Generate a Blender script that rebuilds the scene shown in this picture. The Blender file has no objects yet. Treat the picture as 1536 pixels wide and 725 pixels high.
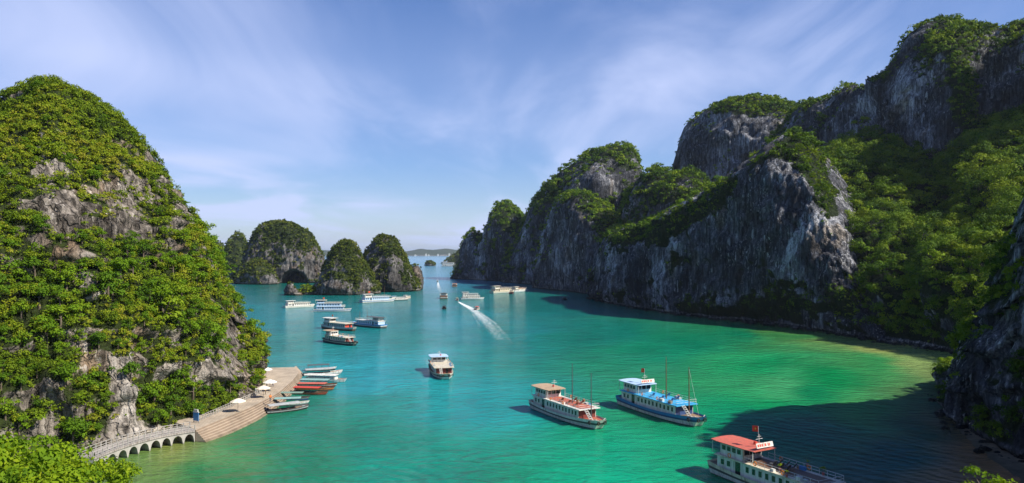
import bpy, math, random
import numpy as np
from mathutils import Vector, Matrix

random.seed(7)
RNG = np.random.default_rng(11)
SC = bpy.context.scene
COL = SC.collection

# ------------------------------------------------------------------ camera
F = 1097.0                      # focal length in pixels of the 1536 px wide photograph
CAM = np.array([0.0, 0.0, 35.0])
PITCH = math.atan(17.5 / F)
cam_d = bpy.data.cameras.new("camera")
cam_d.sensor_width = 36.0
cam_d.lens = 36.0 * F / 1536.0
cam_d.clip_start = 0.3
cam_d.clip_end = 120000.0
cam = bpy.data.objects.new("camera", cam_d)
COL.objects.link(cam)
cam.location = CAM
cam.rotation_euler = (math.pi / 2 + PITCH, 0, 0)
SC.camera = cam

# ------------------------------------------------------------------ light
SUN_EL = math.radians(44)
SUN_AZ = math.atan2(0.93, -0.37)         # clockwise from +Y
SDIR = Vector((math.cos(SUN_EL) * math.sin(SUN_AZ), math.cos(SUN_EL) * math.cos(SUN_AZ), math.sin(SUN_EL)))
sun_d = bpy.data.lights.new("sun", "SUN")
sun_d.energy = 5.0
sun_d.angle = math.radians(0.5)
sun_d.color = (1.0, 0.93, 0.80)
sun = bpy.data.objects.new("sun", sun_d)
COL.objects.link(sun)
sun.rotation_euler = SDIR.to_track_quat('Z', 'Y').to_euler()
sun.location = (200, -100, 300)

SC.view_settings.view_transform = 'Standard'
SC.view_settings.look = 'None'
SC.view_settings.exposure = 0.72
SC.view_settings.gamma = 1.0
SC.view_settings.use_curve_mapping = False
SC.cycles.max_bounces = 6
SC.cycles.diffuse_bounces = 3
SC.cycles.glossy_bounces = 3
SC.cycles.transmission_bounces = 3
SC.cycles.transparent_max_bounces = 8
SC.cycles.volume_bounces = 0


class NT:
    """small helper for writing node trees"""
    def __init__(self, tree):
        self.t = tree
        tree.nodes.clear()

    def n(self, kind, **kw):
        nd = self.t.nodes.new(kind)
        for k, v in kw.items():
            if k.startswith('i_'):
                key = k[2:]
                key = int(key) if key.isdigit() else key.replace('_', ' ')
                nd.inputs[key].default_value = v
            else:
                setattr(nd, k, v)
        return nd

    def l(self, a, b):
        self.t.links.new(a, b)

    def math(self, op, a, b=None, c=None, clamp=False):
        nd = self.t.nodes.new('ShaderNodeMath')
        nd.operation = op
        nd.use_clamp = clamp
        for i, v in enumerate((a, b, c)):
            if v is None:
                continue
            if isinstance(v, (int, float)):
                nd.inputs[i].default_value = v
            else:
                self.l(v, nd.inputs[i])
        return nd.outputs[0]

    def vmath(self, op, a, b):
        nd = self.t.nodes.new('ShaderNodeVectorMath')
        nd.operation = op
        for i, v in enumerate((a, b)):
            if isinstance(v, (tuple, list)):
                nd.inputs[i].default_value = v
            else:
                self.l(v, nd.inputs[i])
        return nd.outputs[0]

    def ramp(self, fac, stops, interp='LINEAR'):
        nd = self.t.nodes.new('ShaderNodeValToRGB')
        cr = nd.color_ramp
        cr.interpolation = interp
        while len(cr.elements) < len(stops):
            cr.elements.new(0.5)
        for e, (p, c) in zip(cr.elements, stops):
            e.position = p
            if isinstance(c, (int, float)):
                c = (c, c, c)
            e.color = (*c[:3], 1)
        self.l(fac, nd.inputs[0])
        return nd.outputs[0]

    def mix(self, fac, a, b, blend='MIX'):
        nd = self.t.nodes.new('ShaderNodeMix')
        nd.data_type = 'RGBA'
        nd.blend_type = blend
        for idx, v in ((0, fac), (6, a), (7, b)):
            if isinstance(v, (int, float)):
                nd.inputs[idx].default_value = v
            elif isinstance(v, (tuple, list)):
                nd.inputs[idx].default_value = (*v[:3], 1)
            else:
                self.l(v, nd.inputs[idx])
        return nd.outputs[2]

    def noise(self, vec, scale, detail=4, rough=0.5, dist=0.0):
        nd = self.t.nodes.new('ShaderNodeTexNoise')
        nd.inputs['Scale'].default_value = scale
        nd.inputs['Detail'].default_value = detail
        nd.inputs['Roughness'].default_value = rough
        nd.inputs['Distortion'].default_value = dist
        if vec is not None:
            self.l(vec, nd.inputs['Vector'])
        return nd.outputs[0]


# ------------------------------------------------------------------ sky
world = bpy.data.worlds.new("World")
SC.world = world
world.use_nodes = True
w = NT(world.node_tree)
sky = w.n('ShaderNodeTexSky', sky_type='NISHITA', sun_disc=False, sun_elevation=SUN_EL, sun_rotation=SUN_AZ,
          altitude=0.0, air_density=1.0, dust_density=0.6, ozone_density=4.0)
hs = w.n('ShaderNodeHueSaturation', i_Saturation=1.95, i_Value=1.0, i_Hue=0.512)
w.l(sky.outputs[0], hs.inputs['Color'])
tc = w.n('ShaderNodeTexCoord')
sep = w.n('ShaderNodeSeparateXYZ')
w.l(tc.outputs['Generated'], sep.inputs[0])
zz = w.math('MAXIMUM', w.math('ADD', sep.outputs[2], 0.09), 0.02)
comb = w.n('ShaderNodeCombineXYZ')
w.l(w.math('DIVIDE', sep.outputs[0], zz), comb.inputs[0])
w.l(w.math('DIVIDE', sep.outputs[1], zz), comb.inputs[1])
rot = w.n('ShaderNodeMapping', vector_type='POINT')
rot.inputs['Rotation'].default_value = (0, 0, math.radians(22))
rot.inputs['Scale'].default_value = (0.85, 0.42, 1)
w.l(comb.outputs[0], rot.inputs[0])
rot2 = w.n('ShaderNodeMapping', vector_type='POINT')
rot2.inputs['Rotation'].default_value = (0, 0, math.radians(-28))
rot2.inputs['Scale'].default_value = (1.3, 0.32, 1)
rot2.inputs['Location'].default_value = (3.3, 1.7, 0)
w.l(comb.outputs[0], rot2.inputs[0])
c1 = w.noise(rot.outputs[0], 0.9, 6, 0.50, 0.7)
c2 = w.noise(rot2.outputs[0], 1.3, 6, 0.55, 0.4)
cover = w.noise(comb.outputs[0], 0.42, 2, 0.5)
m1 = w.ramp(c1, [(0.42, 0.0), (0.72, 1.0)], 'EASE')
m2 = w.ramp(c2, [(0.46, 0.0), (0.80, 0.55)], 'EASE')
cv = w.ramp(cover, [(0.33, 0.25), (0.62, 1.0)], 'EASE')
cl = w.math('MULTIPLY', w.math('MAXIMUM', m1, m2), cv)
# clouds thicken to a milky veil low over the water
veil = w.ramp(sep.outputs[2], [(0.0, 0.55), (0.10, 0.45), (0.24, 0.34), (0.45, 0.0)])
cl = w.math('MINIMUM', w.math('ADD', w.math('MULTIPLY', cl, 0.80), veil), 0.9)
CLOUD_C = (5.7, 6.5, 9.5)
skyc = w.mix(cl, hs.outputs[0], CLOUD_C)
bg = w.n('ShaderNodeBackground', i_Strength=0.070)
w.l(skyc, bg.inputs[0])
wo = w.n('ShaderNodeOutputWorld')
w.l(bg.outputs[0], wo.inputs[0])


# ------------------------------------------------------------------ placing helpers (photograph -> world)
_cp, _sp = math.cos(PITCH), math.sin(PITCH)


def ray(X, Y):
    a, b = (X - 768.0) / F, (362.5 - Y) / F
    return np.array([a, _cp - b * _sp, _sp + b * _cp])


def at(X, Y, D):
    """point on the view ray at ground distance D in front of the camera"""
    d = ray(X, Y)
    return CAM + d * (D / d[1])


def on(X, Y, z=0.0):
    """point of the horizontal plane at height z"""
    d = ray(X, Y)
    return CAM + d * ((z - CAM[2]) / d[2])


def foot(X, D, z=-2.0):
    return np.array([(X - 768.0) / F * D, D, z])


def tag(o, label=None, cat=None, group=None, kind=None):
    if label: o['label'] = label
    if cat: o['category'] = cat
    if group: o['group'] = group
    if kind: o['kind'] = kind
    return o


def empty(name, loc=(0, 0, 0), rz=0.0):
    o = bpy.data.objects.new(name, None)
    o.empty_display_size = 0.5
    COL.objects.link(o)
    o.location = loc
    o.rotation_euler = (0, 0, rz)
    return o


# ------------------------------------------------------------------ numeric noise
def _hash(ix, iy, iz, seed):
    h = (ix.astype(np.uint32) * np.uint32(374761393) + iy.astype(np.uint32) * np.uint32(668265263)
         + iz.astype(np.uint32) * np.uint32(2246822519) + np.uint32((seed * 3266489917) & 0xffffffff))
    h = (h ^ (h >> np.uint32(13))) * np.uint32(1274126177)
    h = (h ^ (h >> np.uint32(16))) * np.uint32(2654435761)
    return ((h ^ (h >> np.uint32(15))) & np.uint32(0xffff)).astype(np.float64) / 32767.5 - 1.0


def vnoise(p, seed=0):
    f = np.floor(p)
    i = f.astype(np.int64) & 0xffffffff
    t = p - f
    t = t * t * t * (t * (t * 6 - 15) + 10)
    out = 0
    for dx in (0, 1):
        wx = t[..., 0] if dx else 1 - t[..., 0]
        for dy in (0, 1):
            wy = t[..., 1] if dy else 1 - t[..., 1]
            for dz in (0, 1):
                wz = t[..., 2] if dz else 1 - t[..., 2]
                out = out + wx * wy * wz * _hash((i[..., 0] + dx) & 0xffffffff, (i[..., 1] + dy) & 0xffffffff,
                                                 (i[..., 2] + dz) & 0xffffffff, seed)
    return out


def fbm(p, octaves=4, seed=0, gain=0.5):
    a, s, out = 1.0, 0.0, 0.0
    q = p.copy()
    for k in range(octaves):
        out = out + a * vnoise(q, seed + k * 17)
        s += a
        a *= gain
        q = q * 2.03 + 11.7
    return out / s


def ridged(p, octaves=3, seed=0):
    a, s, out = 1.0, 0.0, 0.0
    q = p.copy()
    for k in range(octaves):
        out = out + a * (1 - np.abs(vnoise(q, seed + k * 31)) * 2)
        s += a
        a *= 0.5
        q = q * 2.1 + 5.3
    return out / s


def sstep(a, b, x):
    t = np.clip((x - a) / (b - a), 0, 1)
    return t * t * (3 - 2 * t)


# ------------------------------------------------------------------ mesh helpers
def mesh_np(name, verts, quads, mat, parent=None, smooth=False, attrs=None):
    me = bpy.data.meshes.new(name)
    nv, nq = len(verts), len(quads)
    me.vertices.add(nv)
    me.vertices.foreach_set('co', np.ascontiguousarray(verts, dtype=np.float32).ravel())
    me.loops.add(nq * 4)
    me.loops.foreach_set('vertex_index', np.ascontiguousarray(quads, dtype=np.int32).ravel())
    me.polygons.add(nq)
    me.polygons.foreach_set('loop_start', np.arange(nq, dtype=np.int32) * 4)
    try:
        me.polygons.foreach_set('loop_total', np.full(nq, 4, dtype=np.int32))
    except Exception:
        pass
    for k, v in (attrs or {}).items():
        if v.ndim == 1:
            at_ = me.attributes.new(k, 'FLOAT', 'POINT')
            at_.data.foreach_set('value', v.astype(np.float32))
        else:
            at_ = me.attributes.new(k, 'FLOAT_COLOR', 'POINT')
            c = np.ones((len(v), 4), dtype=np.float32)
            c[:, :3] = v
            at_.data.foreach_set('color', c.ravel())
    me.update(calc_edges=True)
    me.validate()
    if smooth:
        me.polygons.foreach_set('use_smooth', np.ones(len(me.polygons), dtype=bool))
    if mat is not None:
        me.materials.append(mat)
    o = bpy.data.objects.new(name, me)
    COL.objects.link(o)
    if parent is not None:
        o.parent = parent
    return o


class MB:
    """collects boxes, bars, tubes and lofts, then links them as ONE mesh object"""
    def __init__(self):
        self.v, self.f, self.m = [], [], []

    def add(self, vs, fs, mi=0):
        k = len(self.v)
        self.v += [tuple(p) for p in vs]
        self.f += [tuple(i + k for i in f) for f in fs]
        self.m += [mi] * len(fs)
        return self

    def box(self, x0, x1, y0, y1, z0, z1, mi=0):
        vs = [(x, y, z) for z in (z0, z1) for (x, y) in ((x0, y0), (x1, y0), (x1, y1), (x0, y1))]
        return self.add(vs, [(3, 2, 1, 0), (4, 5, 6, 7), (0, 1, 5, 4), (1, 2, 6, 5), (2, 3, 7, 6), (3, 0, 4, 7)], mi)

    def tube(self, a, b, r0, r1=None, n=6, mi=0, caps=True):
        r1 = r0 if r1 is None else r1
        a, b = Vector(a), Vector(b)
        d = (b - a).normalized()
        u = d.cross(Vector((0, 0, 1)) if abs(d.z) < .9 else Vector((1, 0, 0))).normalized()
        v = d.cross(u)
        vs = []
        for c, r in ((a, r0), (b, r1)):
            for k in range(n):
                t = 2 * math.pi * k / n
                vs.append(c + u * (r * math.cos(t)) + v * (r * math.sin(t)))
        fs = [(k, (k + 1) % n, n + (k + 1) % n, n + k) for k in range(n)]
        if caps:
            fs += [tuple(range(n - 1, -1, -1)), tuple(range(n, 2 * n))]
        return self.add(vs, fs, mi)

    def torus(self, c, R, r, axis='x', n=12, m=6, mi=0):
        vs, fs = [], []
        for i in range(n):
            a = 2 * math.pi * i / n
            for j in range(m):
                b = 2 * math.pi * j / m
                p = (R + r * math.cos(b)) * math.cos(a), (R + r * math.cos(b)) * math.sin(a), r * math.sin(b)
                p = (p[2], p[0], p[1]) if axis == 'x' else ((p[0], p[2], p[1]) if axis == 'y' else p)
                vs.append((c[0] + p[0], c[1] + p[1], c[2] + p[2]))
        for i in range(n):
            for j in range(m):
                fs.append((i * m + j, ((i + 1) % n) * m + j, ((i + 1) % n) * m + (j + 1) % m, i * m + (j + 1) % m))
        return self.add(vs, fs, mi)

    def rings(self, rings, mi=0, closed=True, caps=True):
        """loft through equal-length rings"""
        n = len(rings[0])
        vs = [p for r in rings for p in r]
        fs = []
        for i in range(len(rings) - 1):
            for k in range(n if closed else n - 1):
                fs.append((i * n + k, i * n + (k + 1) % n, (i + 1) * n + (k + 1) % n, (i + 1) * n + k))
        if caps:
            fs += [tuple(range(n - 1, -1, -1)), tuple(range((len(rings) - 1) * n, len(rings) * n))]
        return self.add(vs, fs, mi)

    def build(self, name, mats, parent=None, smooth=False):
        me = bpy.data.meshes.new(name)
        me.from_pydata(self.v, [], self.f)
        mats = mats if isinstance(mats, (list, tuple)) else [mats]
        for m in mats:
            me.materials.append(m)
        me.polygons.foreach_set('material_index', self.m)
        if smooth:
            me.polygons.foreach_set('use_smooth', [True] * len(me.polygons))
        me.update()
        o = bpy.data.objects.new(name, me)
        COL.objects.link(o)
        if parent is not None:
            o.parent = parent
        return o


# ------------------------------------------------------------------ materials
def new_mat(name):
    m = bpy.data.materials.new(name)
    m.use_nodes = True
    return m, NT(m.node_tree)


def out(t, shader, disp=None):
    o = t.n('ShaderNodeOutputMaterial')
    t.l(shader, o.inputs[0])
    return o


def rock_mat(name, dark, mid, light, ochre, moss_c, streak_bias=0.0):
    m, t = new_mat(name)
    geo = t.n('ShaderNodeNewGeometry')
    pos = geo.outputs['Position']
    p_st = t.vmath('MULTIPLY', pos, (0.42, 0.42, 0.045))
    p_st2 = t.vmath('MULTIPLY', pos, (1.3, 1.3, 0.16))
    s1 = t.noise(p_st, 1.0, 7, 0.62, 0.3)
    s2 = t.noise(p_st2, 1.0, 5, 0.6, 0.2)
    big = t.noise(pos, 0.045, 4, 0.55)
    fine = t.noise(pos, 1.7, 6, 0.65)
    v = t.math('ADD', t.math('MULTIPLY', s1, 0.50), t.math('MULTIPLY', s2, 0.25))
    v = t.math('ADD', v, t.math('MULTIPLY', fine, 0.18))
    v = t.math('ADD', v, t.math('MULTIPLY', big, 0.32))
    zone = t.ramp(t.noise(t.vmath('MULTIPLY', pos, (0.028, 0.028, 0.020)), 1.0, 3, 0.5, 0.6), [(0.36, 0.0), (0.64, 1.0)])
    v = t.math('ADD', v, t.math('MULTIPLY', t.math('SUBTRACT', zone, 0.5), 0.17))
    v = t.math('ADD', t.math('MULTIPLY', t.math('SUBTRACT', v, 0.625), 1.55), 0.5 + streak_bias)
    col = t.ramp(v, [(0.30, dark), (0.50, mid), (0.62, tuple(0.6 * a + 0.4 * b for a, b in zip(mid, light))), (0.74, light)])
    och = t.ramp(t.noise(t.vmath('MULTIPLY', pos, (0.07, 0.07, 0.035)), 1.0, 5, 0.6), [(0.54, 0.0), (0.66, 0.75)])
    col = t.mix(och, col, ochre, 'MULTIPLY')
    # narrow pale runs of calcite
    run = t.ramp(t.noise(t.vmath('MULTIPLY', pos, (1.1, 1.1, 0.05)), 1.0, 5, 0.65, 0.15), [(0.56, 0.0), (0.64, 1.0)])
    patchy = t.ramp(t.noise(t.vmath('MULTIPLY', pos, (0.06, 0.06, 0.045)), 1.0, 4, 0.6), [(0.44, 0.0), (0.58, 0.8)])
    col = t.mix(t.math('MULTIPLY', run, patchy), col, tuple(min(0.62, c * 1.15) for c in light))
    # dark vertical water stains
    st = t.ramp(t.noise(t.vmath('MULTIPLY', pos, (0.8, 0.8, 0.035)), 1.0, 4, 0.6), [(0.38, 0.35), (0.52, 1.0)])
    col = t.mix(1.0, col, st, 'MULTIPLY')
    # fractured blocks
    vo = t.n('ShaderNodeTexVoronoi', feature='DISTANCE_TO_EDGE', i_Scale=1.0)
    wv_ = t.n('ShaderNodeTexNoise', i_Scale=0.35, i_Detail=3.0)
    t.l(pos, wv_.inputs['Vector'])
    t.l(t.vmath('ADD', t.vmath('MULTIPLY', pos, (0.42, 0.42, 0.15)), t.vmath('MULTIPLY', wv_.outputs['Color'], (1.6, 1.6, 1.2))), vo.inputs['Vector'])
    crack = t.ramp(vo.outputs[0], [(0.0, 0.0), (0.10, 1.0)])
    col = t.mix(1.0, col, t.mix(crack, (0.68, 0.67, 0.66), (1, 1, 1)), 'MULTIPLY')
    # tide marks: a dark wet foot and a pale line of oysters above it
    sz = t.n('ShaderNodeSeparateXYZ')
    t.l(pos, sz.inputs[0])
    zt_ = t.math('ADD', sz.outputs[2], t.math('MULTIPLY', t.math('SUBTRACT', fine, 0.5), 1.6))
    tide = t.ramp(t.math('DIVIDE', zt_, 4.0), [(0.20, (0.28, 0.27, 0.22)), (0.30, (1.5, 1.45, 1.3)), (0.42, (1.35, 1.3, 1.2)), (0.60, (1, 1, 1))])
    col = t.mix(1.0, col, tide, 'MULTIPLY')
    am = t.n('ShaderNodeAttribute', attribute_name='moss')
    mf = t.math('ADD', am.outputs['Fac'], t.math('MULTIPLY', t.math('SUBTRACT', t.noise(pos, 0.5, 6, 0.7), 0.5), 1.3))
    mf = t.ramp(mf, [(0.48, 0.0), (0.78, 1.0)])
    mossv = t.mix(t.noise(pos, 0.9, 4, 0.6), tuple(c * 0.45 for c in moss_c), tuple(c * 1.5 for c in moss_c))
    col = t.mix(mf, col, mossv)
    b = t.n('ShaderNodeBsdfPrincipled', i_Roughness=0.92)
    b.inputs['Specular IOR Level'].default_value = 0.2
    t.l(col, b.inputs['Base Color'])
    bp = t.n('ShaderNodeBump', i_Strength=1.0, i_Distance=0.9)
    hgt = t.math('ADD', t.math('MULTIPLY', fine, 0.6), t.math('ADD', t.math('MULTIPLY', s2, 0.9), t.math('MULTIPLY', t.noise(pos, 5.0, 3, 0.6), 0.25)))
    hgt = t.math('ADD', hgt, t.math('MULTIPLY', crack, 0.55))
    t.l(hgt, bp.inputs['Height'])
    t.l(bp.outputs[0], b.inputs['Normal'])
    out(t, b.outputs[0])
    return m


def leaf_mat(name, stops, transl=0.28, rand_obj=False):
    m, t = new_mat(name)
    a = t.n('ShaderNodeAttribute', attribute_name='tint')
    f = a.outputs['Fac']
    if rand_obj:
        oi = t.n('ShaderNodeObjectInfo')
        f = t.math('ADD', t.math('MULTIPLY', f, 0.55), t.math('MULTIPLY', oi.outputs['Random'], 0.50))
    col = t.ramp(f, stops)
    d = t.n('ShaderNodeBsdfPrincipled', i_Roughness=0.75)
    d.inputs['Specular IOR Level'].default_value = 0.18
    t.l(col, d.inputs['Base Color'])
    tr = t.n('ShaderNodeBsdfTranslucent')
    t.l(t.mix(1.0, col, (1.0, 1.0, 0.45), 'MULTIPLY'), tr.inputs[0])
    mx = t.n('ShaderNodeMixShader', i_0=transl)
    t.l(d.outputs[0], mx.inputs[1])
    t.l(tr.outputs[0], mx.inputs[2])
    out(t, mx.outputs[0])
    return m


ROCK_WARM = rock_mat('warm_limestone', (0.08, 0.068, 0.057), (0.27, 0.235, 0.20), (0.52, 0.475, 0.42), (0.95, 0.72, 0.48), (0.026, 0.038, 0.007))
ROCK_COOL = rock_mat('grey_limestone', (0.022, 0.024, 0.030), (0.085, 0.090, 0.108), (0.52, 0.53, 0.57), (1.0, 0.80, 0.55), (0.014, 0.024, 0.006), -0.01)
ROCK_ISLE = rock_mat('island_limestone', (0.045, 0.042, 0.042), (0.145, 0.138, 0.135), (0.34, 0.33, 0.32), (1.0, 0.78, 0.6), (0.026, 0.038, 0.009), -0.02)

LEAF_WARM = leaf_mat('sunny_leaves', [(0.0, (0.028, 0.060, 0.005)), (0.28, (0.080, 0.130, 0.005)), (0.52, (0.138, 0.205, 0.006)), (0.80, (0.205, 0.255, 0.009)), (1.0, (0.245, 0.240, 0.018))])
LEAF_TREE = leaf_mat('tree_leaves', [(0.0, (0.022, 0.060, 0.005)), (0.35, (0.070, 0.145, 0.005)), (0.62, (0.120, 0.220, 0.006)), (1.0, (0.205, 0.265, 0.009))], rand_obj=True)
LEAF_COOL = leaf_mat('deep_green_leaves', [(0.0, (0.014, 0.040, 0.005)), (0.32, (0.045, 0.100, 0.005)), (0.60, (0.105, 0.180, 0.006)), (1.0, (0.200, 0.260, 0.009))])
LEAF_ISLE = leaf_mat('island_leaves', [(0.0, (0.020, 0.036, 0.007)), (0.35, (0.048, 0.076, 0.008)), (0.65, (0.090, 0.118, 0.012)), (1.0, (0.15, 0.155, 0.02))])
LEAF_FORE = leaf_mat('bright_leaves', [(0.0, (0.045, 0.105, 0.004)), (0.35, (0.12, 0.215, 0.005)), (0.7, (0.20, 0.29, 0.006)), (1.0, (0.28, 0.31, 0.012))], 0.38)


def bark():
    m, t = new_mat('bark')
    geo = t.n('ShaderNodeNewGeometry')
    n_ = t.noise(t.vmath('MULTIPLY', geo.outputs['Position'], (6, 6, 1.2)), 1.0, 5)
    b = t.n('ShaderNodeBsdfPrincipled', i_Roughness=0.9)
    t.l(t.ramp(n_, [(0.3, (0.05, 0.035, 0.022)), (0.7, (0.16, 0.125, 0.09))]), b.inputs['Base Color'])
    out(t, b.outputs[0])
    return m


BARK = bark()


def paint(name, c, rough=0.45, wear=0.25, metal=0.0, dirt=(0.13, 0.095, 0.065)):
    """painted boat surface with weathering streaks and blotches"""
    m, t = new_mat(name)
    tc_ = t.n('ShaderNodeTexCoord')
    o_ = tc_.outputs['Object']
    n1 = t.noise(t.vmath('MULTIPLY', o_, (2.0, 2.0, 0.30)), 1.0, 6, 0.65)
    n2 = t.noise(o_, 0.55, 3, 0.5)
    col = t.mix(t.ramp(n1, [(0.46, 0.0), (0.72, min(1.0, wear * 1.5))]), c, dirt)
    col = t.mix(t.ramp(n2, [(0.3, 0.0), (0.7, 0.35)]), col, tuple(x * 0.8 for x in c))
    b = t.n('ShaderNodeBsdfPrincipled', i_Metallic=metal)
    t.l(col, b.inputs['Base Color'])
    t.l(t.math('ADD', t.math('MULTIPLY', n1, 0.3), rough - 0.15), b.inputs['Roughness'])
    out(t, b.outputs[0])
    return m


M = dict(
    white=paint('white_paint', (0.66, 0.655, 0.61), 0.5, 0.55),
    cream=paint('cream_paint', (0.60, 0.54, 0.42), 0.5, 0.55),
    grey=paint('grey_paint', (0.38, 0.40, 0.40), 0.55, 0.4),
    dgrey=paint('dark_grey_paint', (0.07, 0.075, 0.08), 0.6, 0.3),
    black=paint('black_paint', (0.018, 0.018, 0.02), 0.5, 0.2),
    navy=paint('navy_paint', (0.03, 0.07, 0.20), 0.45, 0.25),
    blue=paint('blue_paint', (0.035, 0.20, 0.46), 0.45, 0.2),
    sky=paint('bright_blue_deck_paint', (0.04, 0.36, 0.66), 0.55, 0.25),
    paleblue=paint('pale_blue_paint', (0.40, 0.56, 0.74), 0.5, 0.2),
    red=paint('red_paint', (0.52, 0.055, 0.03), 0.55, 0.3),
    coral=paint('coral_red_paint', (0.50, 0.11, 0.075), 0.65, 0.5),
    deckred=paint('red_brown_deck_paint', (0.40, 0.10, 0.06), 0.65, 0.4),
    maroon=paint('maroon_paint', (0.17, 0.035, 0.03), 0.5, 0.3),
    brown=paint('brown_wood_paint', (0.15, 0.075, 0.04), 0.55, 0.35),
    tan=paint('tan_canopy_paint', (0.42, 0.30, 0.19), 0.65, 0.4),
    green=paint('grey_green_paint', (0.17, 0.27, 0.22), 0.6, 0.3),
    teal=paint('blue_green_paint', (0.22, 0.38, 0.36), 0.6, 0.3),
    orange=paint('orange_paint', (0.75, 0.22, 0.03), 0.6, 0.2),
    yellow=paint('yellow_paint', (0.80, 0.52, 0.03), 0.5, 0.2),
    rubber=paint('rubber', (0.012, 0.012, 0.012), 0.85, 0.1),
    wood=paint('deck_wood', (0.26, 0.17, 0.10), 0.7, 0.4),
    flag=paint('flag_cloth', (0.70, 0.04, 0.02), 0.8, 0.05),
    skin=paint('skin', (0.42, 0.26, 0.18), 0.6, 0.05),
)


def glass():
    m, t = new_mat('dark_window_glass')
    b = t.n('ShaderNodeBsdfPrincipled', i_Roughness=0.08)
    b.inputs['Base Color'].default_value = (0.012, 0.018, 0.024, 1)
    b.inputs['Specular IOR Level'].default_value = 0.6
    out(t, b.outputs[0])
    return m


M['glass'] = glass()
# ================================================================== WATER
def srgb(r, g, b):
    return np.array([(c / 255 / 12.92) if c / 255 <= 0.04045 else ((c / 255 + 0.055) / 1.055) ** 2.4 for c in (r, g, b)])


WCTRL = [  # sea-bed and depth colour of the water, with sky reflection and cliff shadow mixed in
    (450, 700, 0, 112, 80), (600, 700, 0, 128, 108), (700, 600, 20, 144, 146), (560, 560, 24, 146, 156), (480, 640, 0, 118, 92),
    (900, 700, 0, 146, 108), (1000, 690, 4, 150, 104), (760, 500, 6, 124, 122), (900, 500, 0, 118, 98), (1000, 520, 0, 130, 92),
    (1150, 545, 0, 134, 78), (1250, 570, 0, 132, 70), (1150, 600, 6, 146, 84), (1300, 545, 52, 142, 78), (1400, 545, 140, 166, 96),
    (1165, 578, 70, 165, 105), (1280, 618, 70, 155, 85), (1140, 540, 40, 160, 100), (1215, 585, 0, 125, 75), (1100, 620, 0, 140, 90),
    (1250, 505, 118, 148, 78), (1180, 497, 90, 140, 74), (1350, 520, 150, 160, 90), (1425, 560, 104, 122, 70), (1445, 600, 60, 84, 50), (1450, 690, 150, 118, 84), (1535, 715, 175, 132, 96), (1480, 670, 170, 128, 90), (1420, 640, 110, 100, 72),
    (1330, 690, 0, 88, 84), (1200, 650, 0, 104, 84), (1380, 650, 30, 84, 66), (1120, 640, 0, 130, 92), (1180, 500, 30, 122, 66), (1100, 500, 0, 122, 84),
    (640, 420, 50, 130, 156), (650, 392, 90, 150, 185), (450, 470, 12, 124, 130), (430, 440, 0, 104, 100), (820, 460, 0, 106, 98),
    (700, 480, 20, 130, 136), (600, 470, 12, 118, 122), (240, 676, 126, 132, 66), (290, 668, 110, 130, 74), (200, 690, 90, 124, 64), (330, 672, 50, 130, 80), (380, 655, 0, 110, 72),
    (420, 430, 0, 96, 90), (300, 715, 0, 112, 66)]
_wc = np.array([on(c[0], c[1]) for c in WCTRL])
_wk = np.stack([_wc[:, 0] / _wc[:, 1] * 2.0, np.log(_wc[:, 1]) * 1.0], 1)
_wcol = np.array([srgb(*c[2:]) for c in WCTRL])


def bay_colour(x, y):
    yy = np.maximum(y, 45.0)
    xx = np.clip(x / yy * 2.0, -3, 3)
    n = fbm(np.stack([x / 22, y / 22, 0 * x], -1), 4, 5) * 0.09
    n2 = fbm(np.stack([x / 22, y / 22, 0 * x + 9], -1), 4, 8) * 0.09
    q = np.stack([xx + n, np.log(yy) + n2], -1)
    d2 = ((q[:, None, :] - _wk[None]) ** 2).sum(-1) + 0.0015
    wgt = d2 ** -1.7
    return (wgt[..., None] * _wcol[None]).sum(1) / wgt.sum(1)[:, None]


xs = np.concatenate([[-40000, -9000, -3000, -1200, -700, -450], np.arange(-330, 334, 3.0), [450, 700, 1200, 3000, 9000, 40000]])
ys = np.concatenate([[-40000, -2000, -300, -60, 0, 20, 40], np.geomspace(50, 1500, 260), [2000, 3000, 5000, 9000, 20000, 60000]])
gx, gy = np.meshgrid(xs, ys)
wv = np.stack([gx.ravel(), gy.ravel(), 0 * gx.ravel()], 1)
nx, ny = len(xs), len(ys)
ii = (np.arange(ny - 1)[:, None] * nx + np.arange(nx - 1)[None]).ravel()
wq = np.stack([ii, ii + 1, ii + nx + 1, ii + nx], 1)
wcol = np.clip(bay_colour(wv[:, 0], wv[:, 1]), 0, 1) * 0.88


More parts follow.
